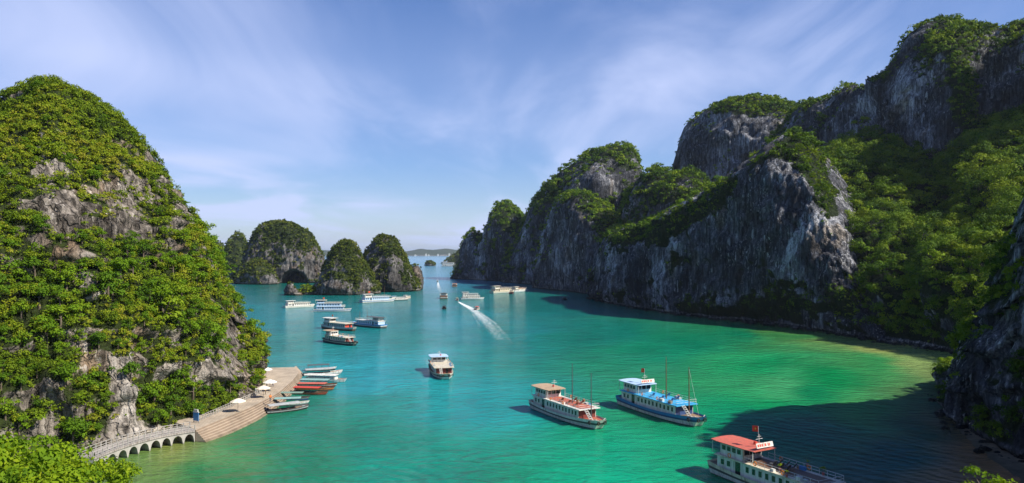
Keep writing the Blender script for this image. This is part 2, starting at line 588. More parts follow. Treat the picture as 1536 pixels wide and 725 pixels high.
def water_mat():
    m, t = new_mat('bay_water')
    geo = t.n('ShaderNodeNewGeometry')
    pos = geo.outputs['Position']
    a = t.n('ShaderNodeAttribute', attribute_name='bay_colour')
    patch = t.noise(t.vmath('MULTIPLY', pos, (0.05, 0.05, 0)), 1.0, 5, 0.6, 0.5)
    col = t.mix(1.0, a.outputs['Color'], t.ramp(patch, [(0.3, 0.78), (0.7, 1.12)]), 'MULTIPLY')
    b = t.n('ShaderNodeBsdfPrincipled', i_Roughness=0.11, i_IOR=1.33)
    t.l(col, b.inputs['Base Color'])
    b.inputs['Specular IOR Level'].default_value = 0.5
    warp = t.n('ShaderNodeMapping')
    warp.inputs['Rotation'].default_value = (0, 0, math.radians(25))
    warp.inputs['Scale'].default_value = (0.55, 1.0, 1.0)
    t.l(pos, warp.inputs[0])
    w1 = t.noise(warp.outputs[0], 0.50, 5, 0.6, 0.7)
    w2 = t.noise(warp.outputs[0], 2.3, 3, 0.55, 0.3)
    gust = t.ramp(t.noise(t.vmath('MULTIPLY', pos, (0.018, 0.010, 0)), 1.0, 4, 0.6, 1.2), [(0.35, 0.35), (0.65, 1.0)])
    h = t.math('ADD', w1, t.math('MULTIPLY', w2, 0.30))
    # swell and trains of boat waves
    w0 = t.noise(warp.outputs[0], 0.16, 3, 0.5, 1.0)
    h = t.math('ADD', h, t.math('MULTIPLY', w0, 1.6))
    for (ang, sc_, dist, off_) in ((62, 0.085, 11.0, 0.0), (-38, 0.11, 9.0, 4.7)):
        mp = t.n('ShaderNodeMapping')
        mp.inputs['Rotation'].default_value = (0, 0, math.radians(ang))
        t.l(pos, mp.inputs[0])
        wt = t.n('ShaderNodeTexWave', wave_type='BANDS', bands_direction='X', wave_profile='SIN', i_Scale=sc_, i_Distortion=dist, i_Detail=2.0)
        wt.inputs['Detail Scale'].default_value = 0.6
        t.l(mp.outputs[0], wt.inputs['Vector'])
        mk = t.ramp(t.noise(t.vmath('ADD', t.vmath('MULTIPLY', pos, (0.012, 0.009, 0)), (off_, off_, 0)), 1.0, 3, 0.5), [(0.47, 0.0), (0.62, 1.0)])
        h = t.math('ADD', h, t.math('MULTIPLY', t.math('MULTIPLY', wt.outputs['Fac'], mk), 0.20))
    bp = t.n('ShaderNodeBump', i_Distance=1.3)
    t.l(t.math('MULTIPLY', gust, 0.85), bp.inputs['Strength'])
    t.l(h, bp.inputs['Height'])
    t.l(bp.outputs[0], b.inputs['Normal'])
    out(t, b.outputs[0])
    return m


WATER = water_mat()
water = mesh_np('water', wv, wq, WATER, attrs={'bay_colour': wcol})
tag(water, 'emerald and turquoise bay water, paler over the sandy shallows', kind='structure')

# ================================================================== KARST HILLS
def loft(ribs, res, back):
    """ribs: (crest X, crest Y, crest distance, foot X, foot distance[, fullness])"""
    C = np.array([at(r[0], r[1], r[2]) for r in ribs])
    B = np.array([foot(r[3], r[4]) for r in ribs])
    N = np.array([r[5] if len(r) > 5 else 2.2 for r in ribs])
    C[:, 2] = np.maximum(C[:, 2], -1.0)
    seg = 0.5 * (np.linalg.norm(np.diff(C, axis=0), axis=1) + np.linalg.norm(np.diff(B, axis=0), axis=1))
    t = np.concatenate([[0], np.cumsum(seg)])
    nu = max(24, int(t[-1] / res))
    u = np.linspace(0, t[-1], nu)

    def interp(A):
        # monotone-ish cubic through the control ribs
        outp = np.empty((nu, A.shape[1]))
        for k in range(A.shape[1]):
            y = A[:, k]
            m_ = np.gradient(y, t)
            i = np.clip(np.searchsorted(t, u, side='right') - 1, 0, len(t) - 2)
            h = t[i + 1] - t[i]
            s = (u - t[i]) / h
            h00 = 2 * s**3 - 3 * s**2 + 1; h10 = s**3 - 2 * s**2 + s
            h01 = -2 * s**3 + 3 * s**2; h11 = s**3 - s**2
            lin = y[i] * (1 - s) + y[i + 1] * s
            outp[:, k] = 0.7 * (h00 * y[i] + h10 * h * m_[i] + h01 * y[i + 1] + h11 * h * m_[i + 1]) + 0.3 * lin
        return outp
    C, B, N = interp(C), interp(B), interp(N[:, None])[:, 0]
    dh = C[:, :2] - B[:, :2]
    dn = dh / np.maximum(np.linalg.norm(dh, axis=1, keepdims=True), 1e-3)
    k = np.ones(9) / 9
    for c in (0, 1):
        dn[:, c] = np.convolve(np.pad(dn[:, c], 4, mode='edge'), k, 'valid')
    dn /= np.maximum(np.linalg.norm(dn, axis=1, keepdims=True), 1e-3)
    hgt = np.maximum(C[:, 2], 0)
    bd = back * np.sqrt(hgt / max(hgt.max(), 1)) + 1.0
    E = np.concatenate([C[:, :2] + dn * bd[:, None], np.full((nu, 1), -2.0)], 1)
    prof_len = np.median(np.linalg.norm(C - B, axis=1)) * 1.25
    nf = max(16, int(prof_len / res))
    nb = max(10, int(nf * 0.5))
    ph = np.linspace(0, math.pi / 2, 160)
    P = np.empty((nu, nf + nb, 3))
    for i in range(nu):
        e = 2.0 / N[i]
        g, h = np.sin(ph) ** e, 1 - np.cos(ph) ** e
        pts = B[i] + np.concatenate([(C[i, :2] - B[i, :2])[None] * h[:, None], ((C[i, 2] - B[i, 2]) * g)[:, None]], 1)
        L = np.concatenate([[0], np.cumsum(np.linalg.norm(np.diff(pts, axis=0), axis=1))])
        s = np.linspace(0, L[-1], nf)
        for c in range(3):
            P[i, :nf, c] = np.interp(s, L, pts[:, c])
        e2 = 2.0 / 2.4
        g, h = np.cos(ph) ** e2, 1 - (1 - np.sin(ph) ** e2)
        pts = C[i] + np.concatenate([(E[i, :2] - C[i, :2])[None] * h[:, None], ((E[i, 2] - C[i, 2]) * (1 - g))[:, None]], 1)
        L = np.concatenate([[0], np.cumsum(np.linalg.norm(np.diff(pts, axis=0), axis=1))])
        s = np.linspace(0, L[-1], nb + 1)[1:]
        for c in range(3):
            P[i, nf:, c] = np.interp(s, L, pts[:, c])
    return P, nf


def grid_normals(P):
    du = np.gradient(P, axis=0)
    dv = np.gradient(P, axis=1)
    n = np.cross(du, dv)
    l_ = np.linalg.norm(n, axis=-1, keepdims=True)
    return n / np.maximum(l_, 1e-6)


def project(P):
    r = P - CAM
    fx = r[..., 0]
    fy = r[..., 1] * _cp + r[..., 2] * _sp
    fz = -r[..., 1] * _sp + r[..., 2] * _cp
    fy = np.maximum(fy, 1.0)
    return 768 + F * fx / fy, 362.5 - F * fz / fy


def blob(px, py, spots):
    """soft elliptical spots (X, Y, rx, ry, weight) used to say where rock or green shows on a face"""
    s = 0
    for (X, Y, rx, ry, wgt) in spots:
        s = s + wgt * np.exp(-(((px - X) / rx) ** 2 + ((py - Y) / ry) ** 2))
    return s


LEAFSETS = []


def karst(label, ribs, res, back=40, amp=(4.0, 1.6, 0.7), scl=(24, 6, 2.6), seed=1, rock=None, leaf=None, veg=(0.20, 0.78), vnoise_amp=0.35,
          spots=(), cr=(1.2, 2.6), spacing=2.4, leaf_px=1.7, step=0.0, bulge=(), cave=None, tint_bias=0.0, cover=1.0, veg_label=None, kfac=6.0, keep=None, notch=1.0, upright=0.5, fine_amp=0.3, fine_s=7.0, zk=0.75):
    P, nf = loft(ribs, res, back)
    N = grid_normals(P)
    # outward: away from the inside axis
    mid = P[P.shape[0] // 2, nf // 3]
    if N[P.shape[0] // 2, nf // 3] @ (CAM - mid) < 0:
        N = -N
    px, py = project(P)
    front = (np.arange(P.shape[1]) < nf)[None, :]
    # control bulges (authored on the face)
    dsp = 0
    if bulge:
        dsp = dsp + blob(px, py, bulge) * front
    hz = np.maximum(P[..., 2], 0)
    fade = np.clip(hz / 8, 0.25, 1)
    ends = np.clip(np.minimum(np.arange(P.shape[0]), np.arange(P.shape[0])[::-1]) / 6.0, 0, 1)[:, None]
    dsp = dsp + amp[0] * fbm(P / scl[0], 4, seed) * fade * 1.6
    fl = P.copy()
    fl[..., 2] *= 0.16
    dsp = dsp + amp[1] * ridged(fl / scl[1], 3, seed + 40) * fade * (0.35 + 0.65 * np.clip(1 - N[..., 2], 0, 1))
    # narrow vertical gullies and fins
    fg = P.copy()
    fg[..., 2] *= 0.10
    dsp = dsp - amp[1] * 0.9 * np.clip(ridged(fg / (scl[1] * 0.45), 2, seed + 61) - 0.35, 0, 1) * fade
    dsp = dsp + amp[2] * fbm(P / scl[2], 4, seed + 80, 0.6) * 1.5
    if step:
        ph = P[..., 2] / step + 0.8 * fbm(P / 18, 3, seed + 90)
        saw = ph - np.floor(ph)
        dsp = dsp + step * 0.16 * (sstep(0.0, 0.25, saw) - saw) * 1.6
    if cave is not None:
        X, Y, rx, ry, dep = cave
        q = ((px - X) / rx) ** 2 + (np.maximum(Y - py, 0) / ry) ** 2
        dsp = dsp - dep * sstep(1.15, 0.75, q) * front
    if notch:
        dsp = dsp - notch * sstep(2.2, 0.4, P[..., 2]) * front
    # broken blocks: creased noise gives cracks and overhanging edges
    fb = P.copy()
    fb[..., 2] *= 0.36
    cr_ = np.abs(vnoise(fb / (scl[1] * 0.7), seed + 171)) + 0.6 * np.abs(vnoise(fb / (scl[1] * 0.32), seed + 172))
    dsp = dsp + amp[1] * 1.7 * (np.minimum(cr_, 0.45) - 0.3) * fade
    dsp = dsp + amp[1] * 0.8 * fbm(P / (scl[0] * 0.36), 3, seed + 181) * fade
    Nh = N.copy()
    Nh[..., 2] *= 0.55
    P = P + Nh * (dsp * ends)[..., None]
    # keep the skyline where the ribs put it
    rX = np.array([r[0] for r in ribs], float); rY = np.array([r[1] for r in ribs], float)
    o_ = np.argsort(rX)
    for _ in range(2):
        px, py = project(P)
        bins = np.clip(np.round((px - rX.min()) / 3).astype(int), 0, int((rX.max() - rX.min()) / 3))
        top = np.full(bins.max() + 1, 1e9)
        np.minimum.at(top, bins.ravel(), py.ravel())
        bx = rX.min() + 3 * np.arange(len(top))
        want = np.interp(bx, rX[o_], rY[o_]) + F * 0.75 * cr[0] / np.median(P[..., 1])
        # heights above the horizon line plus the camera's height share
        base_ = 380 + F * 35 / np.median(P[..., 1])
        ratio = np.clip((base_ - want) / np.maximum(base_ - top, 4), 0.72, 1.18)
        ratio[top > 1e8] = 1
        kk = 5
        ratio = np.convolve(np.pad(ratio, kk, mode='edge'), np.ones(2 * kk + 1) / (2 * kk + 1), 'valid')
        s_ = np.interp(px, bx, ratio)
        P[..., 2] = np.where(P[..., 2] > 0, P[..., 2] * s_, P[..., 2])
    N2 = grid_normals(P)
    if N2[P.shape[0] // 2, nf // 3] @ (CAM - mid) < 0:
        N2 = -N2
    # smoothed slope
    Z = N2[..., 2].copy()
    for _ in range(max(1, int(2.0 / res))):
        Zp = np.pad(Z, 1, mode='edge')
        Z = (Zp[1:-1, 1:-1] * 2 + Zp[:-2, 1:-1] + Zp[2:, 1:-1] + Zp[1:-1, :-2] + Zp[1:-1, 2:]) / 6
    px, py = project(P)
    val = zk * Z + vnoise_amp * fbm(P / 15, 4, seed + 120) + fine_amp * fbm(P / fine_s, 3, seed + 140, 0.65)
    if len(spots):
        val = val + blob(px, py, spots)
    V = sstep(veg[0], veg[1], val)
    V = V * sstep(0.8, 2.5, P[..., 2])
    nu, nv = P.shape[:2]
    idx = (np.arange(nu - 1)[:, None] * nv + np.arange(nv - 1)[None])
    q = np.stack([idx, idx + nv, idx + nv + 1, idx + 1], -1).reshape(-1, 4)
    a, b, c, d = (P.reshape(-1, 3)[q[:, k]] for k in range(4))
    fn = np.cross(c - a, d - b)
    area = 0.5 * np.linalg.norm(fn, axis=1)
    cen = (a + b + c + d) / 4
    fnn = N2.reshape(-1, 3)[q].mean(1)
    if (fn * fnn).sum() < 0:
        q = q[:, ::-1]
    hill = mesh_np('karst_hill', P.reshape(-1, 3), q, rock, smooth=True, attrs={'moss': V.reshape(-1)})
    tag(hill, label, kind='structure')
    # ---- vegetation points
    Vf = V.reshape(-1)[q].mean(1)
    to = CAM - cen
    face = (fnn * to).sum(1) / np.linalg.norm(to, axis=1)
    vi = np.tile(np.arange(nv - 1), nu - 1)
    wgt = np.where((face > -0.30) & (vi < nf + 2), 1.0, np.where(vi < nf + int(0.22 * (nv - nf)) + 2, 0.8, 0.0))
    fx, fy = project(cen)
    wgt = wgt * ((fx > -160) & (fx < 1700))
    if keep is not None:
        wgt = wgt * keep(fx, fy)
    lam = cover * Vf * wgt * area / spacing**2
    cnt = RNG.poisson(lam)
    rep = np.repeat(np.arange(len(cen)), cnt)
    if len(rep) == 0:
        return hill, None
    s, t_ = RNG.random(len(rep))[:, None], RNG.random(len(rep))[:, None]
    pts = (a[rep] * (1 - s) + b[rep] * s) * (1 - t_) + (d[rep] * (1 - s) + c[rep] * s) * t_
    nn = fnn[rep]
    f = RNG.random(len(rep)) ** 2.2
    rr = cr[0] + (cr[1] - cr[0]) * f
    rr *= 0.55 + 0.45 * Vf[rep]
    return hill, dict(p=pts, n=nn, r=rr, seed=seed, leaf_px=leaf_px, tb=tint_bias, mat=leaf, label=veg_label, k=kfac, up=upright)


def leaves(c, n, r, ls, kf, seed, tint, squash=1.0):
    """leaf-clump crowns as numpy quads: centre c, surface normal n, radius r, leaf size ls"""
    K = np.clip((kf * (r / ls) ** 2).astype(int), 10, 420)
    M_ = len(r)
    rep = np.repeat(np.arange(M_), K)
    L = len(rep)
    rg = np.random.default_rng(seed)
    # each crown is a few overlapping lobes
    nl = 5
    lobe_d = rg.normal(size=(M_, nl, 3))
    lobe_d /= np.linalg.norm(lobe_d, axis=2, keepdims=True)
    lobe_d[:, :, 2] = np.abs(lobe_d[:, :, 2]) * 0.6
    lobe_c = lobe_d * (0.52 * r)[:, None, None]
    lobe_r = r[:, None] * rg.uniform(0.38, 0.68, (M_, nl))
    li = rg.integers(0, nl, L)
    d = rg.normal(size=(L, 3))
    d /= np.linalg.norm(d, axis=1, keepdims=True)
    # favour the outer, upper side
    flip = (d * (n[rep] * 0.7 + np.array([0, 0, 0.6]))).sum(1) < -0.25
    d[flip] *= -1
    rad = lobe_r[rep, li] * rg.uniform(0.70, 1.08, L) * np.where(rg.random(L) < 0.14, rg.uniform(1.05, 1.4, L), 1.0)
    pos = c[rep] + lobe_c[rep, li] + d * rad[:, None] * np.array([1, 1, squash])
    nd = d + rg.normal(size=(L, 3)) * 0.30
    nd[:, 2] += 0.15
    nd /= np.linalg.norm(nd, axis=1, keepdims=True)
    rv = rg.normal(size=(L, 3))
    u = np.cross(nd, rv)
    u /= np.maximum(np.linalg.norm(u, axis=1, keepdims=True), 1e-6)
    v = np.cross(nd, u)
    s = ls[rep] * rg.uniform(0.55, 1.25, L)
    hu, hv = u * (s * 0.72)[:, None], v * (s * 0.42)[:, None]
    q = np.stack([pos - hu, pos - hv * 1.0 + hu * 0.1, pos + hu, pos + hv + hu * 0.1], 1).reshape(-1, 3)
    tt = tint[rep] + rg.normal(size=L) * 0.10
    return q, np.repeat(np.clip(tt, 0, 1), 4)


def plant(vs, name='hillside_vegetation'):
    """all ground cover of one hill: one mesh of leaf clumps"""
    p, n, r = vs['p'], vs['n'], vs['r']
    D = np.linalg.norm(p - CAM, axis=1)
    ls = np.maximum(0.26, D / 731.0 * vs['leaf_px'])
    nh = n.copy()
    nh[:, 2] = np.maximum(nh[:, 2], 0) * 0.6
    c = p + nh * (0.35 * r)[:, None] + np.array([0, 0, 1.0]) * (vs['up'] * r)[:, None]
    tint = 0.48 + vs['tb'] + 0.42 * 1.35 * fbm(p / 14, 4, vs['seed'] + 7) + np.random.default_rng(vs['seed']).normal(size=len(r)) * 0.17
    q, t = leaves(c, n, r, ls, vs['k'], vs['seed'] + 3, tint)
    quads = np.arange(len(q)).reshape(-1, 4)
    o = mesh_np(name, q, quads, vs['mat'], attrs={'tint': t})
    tag(o, vs['label'], kind='stuff')
    print('veg', vs['label'], len(r), 'clumps', len(quads), 'leaves')
    return o


VEG = {}
# ---- the big green hill on the left
h, VEG['left'] = karst(
    'steep limestone hill with green scrub over pale rock, rising above the stone landing', [
        (-300, 230, 185, -200, 100, 1.5), (-120, 165, 188, -60, 112, 1.6), (0, 147, 190, 60, 124, 1.6), (35, 130, 191, 108, 127, 1.55), (70, 121, 192, 150, 129.5, 1.5),
        (112, 135, 194, 200, 135, 1.5), (160, 162, 196, 240, 140, 1.5), (203, 200, 197, 278, 145, 1.55), (240, 245, 198, 308, 151, 1.6),
        (272, 292, 199, 332, 159, 1.7), (302, 338, 200, 352, 167, 1.8), (330, 383, 200, 368, 176, 1.9), (346, 430, 200, 378, 183, 2),
        (360, 480, 199, 383, 189, 2), (370, 530, 198, 385, 194, 2), (383, 574, 197, 386, 197, 2)],
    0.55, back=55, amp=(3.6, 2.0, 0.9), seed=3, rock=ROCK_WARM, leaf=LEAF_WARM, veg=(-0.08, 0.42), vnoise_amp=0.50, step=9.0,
    spots=[(85, 300, 40, 65, -0.32), (135, 350, 60, 45, -0.34), (290, 400, 25, 50, -0.15), (265, 300, 20, 40, -0.2), (195, 300, 25, 40, -0.25), (225, 340, 50, 22, -0.28), (60, 250, 40, 30, -0.25), (30, 360, 40, 20, -0.35), (185, 600, 18, 50, -0.6),
           (340, 520, 22, 40, -0.6), (360, 560, 18, 25, -0.6), (300, 560, 24, 14, -0.35), (70, 650, 30, 25, -0.4), (105, 560, 26, 14, -0.35), (120, 620, 60, 40, 0.25), (310, 600, 30, 25, 0.3), (60, 580, 25, 20, -0.3), (270, 330, 15, 40, -0.3), (130, 425, 20, 14, -0.5),
           (230, 470, 70, 60, 0.4), (60, 440, 80, 60, 0.4), (300, 430, 50, 50, 0.35), (120, 170, 60, 40, 0.35), (250, 580, 30, 50, 0.35), (75, 160, 12, 8, -0.4), (170, 450, 170, 50, 0.2), (120, 600, 110, 50, 0.15)],
    bulge=[(180, 600, 40, 90, 3.0), (345, 540, 35, 60, 3.5), (210, 470, 90, 50, 2.0), (30, 400, 60, 30, -4.0), (215, 560, 14, 70, -3.5), (95, 330, 50, 60, -1.5), (270, 500, 14, 90, -2.0)],
    cr=(0.4, 1.6), spacing=0.92, leaf_px=1.15, kfac=4.8, tint_bias=0.13, fine_amp=0.6, fine_s=5, zk=0.7, veg_label='bright green scrub covering the steep hill above the stone landing')

# ---- right side, far to near
h, VEG['head'] = karst(
    'dark wooded headland with a small round peak at the mouth of the channel', [
        (675, 416, 1015, 675, 1006, 2.5), (686, 392, 1015, 682, 995, 2.8), (696, 350, 1015, 690, 985, 3), (709, 344, 1010, 700, 970, 3),
        (724, 349, 1005, 712, 958, 2.5), (735, 320, 1000, 722, 945, 2.4), (746, 303, 995, 733, 932, 2.4), (759, 299, 990, 744, 915, 2.4),
        (771, 309, 980, 755, 900, 2.4), (784, 322, 970, 765, 885), (800, 340, 950, 780, 865), (815, 370, 930, 795, 850)],
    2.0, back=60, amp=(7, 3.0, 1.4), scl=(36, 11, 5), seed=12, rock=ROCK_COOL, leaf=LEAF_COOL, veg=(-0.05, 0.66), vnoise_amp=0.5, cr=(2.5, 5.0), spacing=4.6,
    spots=[(705, 380, 8, 25, -0.5), (748, 410, 8, 14, -0.6), (740, 370, 10, 20, 0.2), (765, 330, 20, 25, 0.25)], leaf_px=1.35, kfac=5, veg_label='dark green scrub covering the headland with the small round peak')
h, VEG['second'] = karst(
    'tall rounded karst mountain covered in dark scrub behind the streaked cliff', [
        (764, 400, 930, 752, 880, 3), (780, 336, 925, 764, 862, 3), (794, 309, 915, 778, 842, 3), (815, 281, 900, 795, 815, 3), (842, 254, 890, 815, 795, 3), (872, 234, 880, 838, 780, 3),
        (905, 221, 870, 865, 765, 3), (937, 216, 860, 893, 750, 3), (955, 225, 850, 915, 740, 2.6), (966, 250, 840, 940, 735, 2.6), (978, 300, 830, 960, 730, 3), (990, 350, 820, 975, 725, 3)],
    2.0, back=90, amp=(8, 3.0, 1.4), scl=(40, 11, 5), seed=22, rock=ROCK_COOL, leaf=LEAF_COOL, veg=(-0.05, 0.66), vnoise_amp=0.5, cr=(2.5, 4.8), spacing=4.2,
    spots=[(890, 268, 45, 16, -0.55), (945, 265, 12, 20, -0.1), (840, 270, 30, 20, 0.3), (930, 235, 30, 15, 0.3)], bulge=[(900, 262, 50, 18, 8.0)],
    leaf_px=1.35, kfac=5, veg_label='dark green scrub on the tall rounded mountain behind the streaked cliff')
h, VEG['cliff2'] = karst(
    'sheer blue-grey cliff with pale vertical streaks and a leafy top', [
        (805, 400, 760, 798, 738, 3), (815, 330, 755, 806, 727, 3), (829, 301, 742, 815, 708, 3), (848, 289, 725, 830, 692, 3.2), (872, 288, 705, 845, 674, 3.2), (895, 297, 690, 858, 658, 3),
        (915, 312, 675, 868, 642, 2.6), (940, 335, 655, 878, 625, 2.4), (955, 345, 640, 890, 610), (975, 400, 630, 900, 600)],
    1.6, back=60, amp=(4.5, 3.0, 1.2), scl=(28, 9, 4), seed=32, rock=ROCK_COOL, leaf=LEAF_COOL, veg=(0.14, 0.78), vnoise_amp=0.42, cr=(2.0, 4.4), spacing=3.8,
    spots=[(865, 365, 28, 45, -0.5), (845, 330, 12, 15, 0.35), (895, 310, 35, 14, 0.4), (925, 340, 30, 25, 0.5), (815, 390, 10, 40, 0.2)], leaf_px=1.35, kfac=5, tint_bias=0.08, veg_label='green scrub along the top of the streaked blue-grey cliff')
h, VEG['mesa'] = karst(
    'flat-topped grey karst wall with a sheer left edge, standing behind the ridges', [
        (1003, 285, 760, 985, 730, 4), (1007, 238, 755, 990, 722, 4), (1017, 203, 750, 996, 712, 4), (1031, 182, 740, 1005, 700, 3.5), (1060, 163, 730, 1020, 685, 3.2),
        (1090, 151, 720, 1045, 670, 3.2), (1120, 144, 710, 1070, 655, 3.2), (1148, 143, 700, 1095, 645, 3.2), (1175, 152, 690, 1120, 635, 3), (1200, 158, 680, 1145, 625, 3), (1225, 166, 670, 1170, 610), (1260, 200, 650, 1200, 590)],
    1.8, back=80, amp=(6, 3.2, 1.3), scl=(38, 10, 4.5), seed=42, rock=ROCK_COOL, leaf=LEAF_COOL, veg=(0.10, 0.71), vnoise_amp=0.4, fine_amp=0.4, fine_s=9, zk=0.65, cr=(1.5, 3.8), spacing=3.1,
    spots=[(1110, 200, 50, 18, -0.5), (1110, 160, 60, 14, 0.45), (1040, 240, 20, 40, -0.2)], leaf_px=1.35, kfac=5, veg_label='green scrub on the top of the flat-topped grey wall')
h, VEG['hump'] = karst(
    'low wooded hump in the saddle between the rounded mountain and the flat-topped wall', [
        (922, 345, 660, 905, 640, 3), (940, 292, 655, 918, 635, 3), (957, 264, 650, 930, 625, 3), (983, 250, 640, 945, 615, 3), (1003, 254, 630, 960, 600, 3), (1018, 264, 620, 975, 590, 3),
        (1033, 254, 610, 990, 580, 3), (1052, 263, 600, 1005, 570, 3), (1067, 280, 590, 1020, 560, 3), (1092, 320, 580, 1040, 550, 3)],
    1.8, back=50, amp=(5, 2.0, 1.0), scl=(28, 9, 4), seed=52, rock=ROCK_COOL, leaf=LEAF_COOL, veg=(-0.15, 0.56), vnoise_amp=0.4, cr=(2.2, 4.8), spacing=3.9,
    spots=[(1030, 275, 14, 10, -0.4)], leaf_px=1.35, kfac=5, veg_label='green bushes on the low hump in the saddle')
h, VEG['ridge'] = karst(
    'highest grey karst mountain with a rounded peak and a leafy rib down its face', [
        (1165, 200, 640, 1100, 600), (1188, 164, 630, 1125, 590), (1215, 150, 615, 1150, 575), (1240, 147, 600, 1175, 560), (1265, 127, 590, 1200, 545), (1300, 122, 575, 1235, 525, 2.6),
        (1325, 105, 560, 1265, 505, 2.8), (1340, 88, 550, 1290, 490, 3), (1351, 62, 540, 1310, 475, 3), (1380, 36, 530, 1335, 460, 3), (1415, 26, 515, 1365, 440, 3),
        (1445, 33, 505, 1400, 430, 3), (1480, 40, 500, 1440, 425, 3), (1510, 40, 495, 1480, 420, 3), (1540, 33, 490, 1520, 415, 3), (1590, 10, 470, 1570, 402, 3), (1650, -30, 430, 1630, 385, 3), (1740, -190, 395, 1715, 360, 3), (1850, -280, 365, 1830, 330, 3), (2000, -260, 340, 1980, 300, 2.5), (2150, 60, 330, 2130, 290)],  # last ribs: unseen ridge added to cast shade on the upper valley
    1.3, back=110, amp=(6, 3.0, 1.2), scl=(36, 9, 4), seed=62, rock=ROCK_COOL, leaf=LEAF_COOL, veg=(0.06, 0.68), vnoise_amp=0.42, fine_amp=0.45, fine_s=9, zk=0.6, cr=(1.2, 3.6), spacing=2.7,
    spots=[(1390, 190, 45, 35, -0.6), (1330, 175, 60, 30, -0.25), (1440, 120, 17, 95, 0.95), (1400, 75, 25, 35, 0.2), (1365, 90, 22, 40, -0.3), (1310, 150, 60, 22, -0.35), (1465, 205, 25, 30, 0.7), (1500, 130, 30, 50, -0.35), (1250, 200, 60, 25, -0.1), (1420, 140, 10, 50, -0.2)],
    bulge=[(1425, 130, 24, 110, 14.0), (1490, 130, 25, 90, -6.0), (1475, 215, 40, 35, 10.0)], leaf_px=1.3, kfac=5, tint_bias=0.04, veg_label='green scrub on the highest mountain and its long rib')
h, VEG['front'] = karst(
    'great dark cliff above the bay with pale streaks and a sunlit leafy crest', [
        (883, 445, 588, 883, 577, 3), (889, 385, 578, 886, 566, 3.4), (905, 349, 565, 892, 550, 3.6), (935, 338, 545, 900, 530, 3.6), (965, 335, 525, 915, 510, 3.6), (1000, 312, 500, 935, 485, 3.4),
        (1045, 291, 480, 960, 462, 3.2), (1085, 263, 460, 985, 438, 3.2), (1130, 231, 440, 1015, 420, 3.2), (1160, 207, 420, 1050, 400, 3.0), (1190, 196, 400, 1083, 386, 3.4),
        (1213, 204, 392, 1115, 376, 3.6), (1240, 232, 380, 1150, 362, 3.4), (1266, 265, 366, 1186, 348, 3.2), (1288, 302, 352, 1222, 332, 3.0), (1302, 345, 340, 1252, 318, 2.8), (1316, 400, 328, 1285, 303, 2.6), (1340, 470, 310, 1330, 289, 2)],
    0.95, back=55, amp=(3.6, 2.6, 1.3), scl=(30, 7.5, 3.4), fine_amp=0.45, fine_s=8, zk=0.7, seed=72, rock=ROCK_COOL, leaf=LEAF_COOL, veg=(0.06, 0.50), vnoise_amp=0.42, cr=(1.1, 3.6), spacing=2.5,
    spots=[(920, 354, 25, 16, 1.0), (965, 350, 35, 20, 1.0), (1005, 332, 32, 22, 1.0), (1045, 310, 30, 24, 0.9), (1085, 282, 30, 22, 0.8), (1130, 246, 28, 18, 0.7), (1163, 220, 24, 14, 0.8), (1195, 206, 20, 16, 0.9),
           (1204, 226, 26, 36, 1.2), (1228, 270, 28, 46, 1.2), (1250, 320, 18, 36, 0.8), (1165, 235, 20, 14, 0.5), (1170, 310, 45, 45, -0.5), (1100, 360, 50, 30, -0.25), (1200, 452, 60, 26, 0.75), (1120, 462, 50, 18, 0.55), (1030, 455, 30, 20, 0.5), (960, 440, 25, 20, 0.3),
           (1275, 445, 30, 40, 0.6), (1060, 395, 40, 15, 0.45), (1000, 390, 30, 20, 0.35), (1140, 400, 30, 12, 0.3), (1262, 375, 16, 25, -0.4)],
    bulge=[(1215, 240, 18, 60, 4.0), (1265, 350, 16, 60, 3.0)], step=0, leaf_px=1.35, kfac=5, tint_bias=0.02, veg_label='green scrub on the crest and ledges of the great dark cliff')
h, VEG['valley'] = karst(
    'thickly wooded slope between the great cliff and the near cliff, falling to the yellow shallows', [
        (1218, 300, 480, 1205, 350, 1.4), (1235, 240, 478, 1225, 335, 1.3), (1262, 215, 474, 1252, 322, 1.25), (1310, 205, 468, 1292, 304, 1.25), (1360, 222, 460, 1332, 289, 1.25), (1420, 228, 452, 1372, 275, 1.25),
        (1470, 192, 450, 1402, 265, 1.25), (1520, 175, 448, 1430, 250, 1.3), (1580, 170, 440, 1480, 230, 1.3), (1650, 200, 430, 1560, 215, 1.3)],
    1.1, back=60, amp=(9, 1.5, 1.2), scl=(32, 10, 5), seed=82, rock=ROCK_COOL, leaf=LEAF_COOL, veg=(-0.60, 0.16), vnoise_amp=0.4, cr=(1.2, 4.8), spacing=2.7,
    spots=[(1290, 320, 20, 60, 0.3)], bulge=[(1320, 400, 40, 80, 10.0), (1430, 420, 50, 60, 8.0), (1380, 330, 22, 90, -12.0), (1270, 330, 14, 60, 7.0), (1450, 240, 30, 40, 10.0), (1300, 270, 20, 40, -8)], leaf_px=1.1, kfac=4.6, tint_bias=0.08, notch=0, veg_label='thick green woodland canopy on the slope between the two cliffs', upright=1.0)
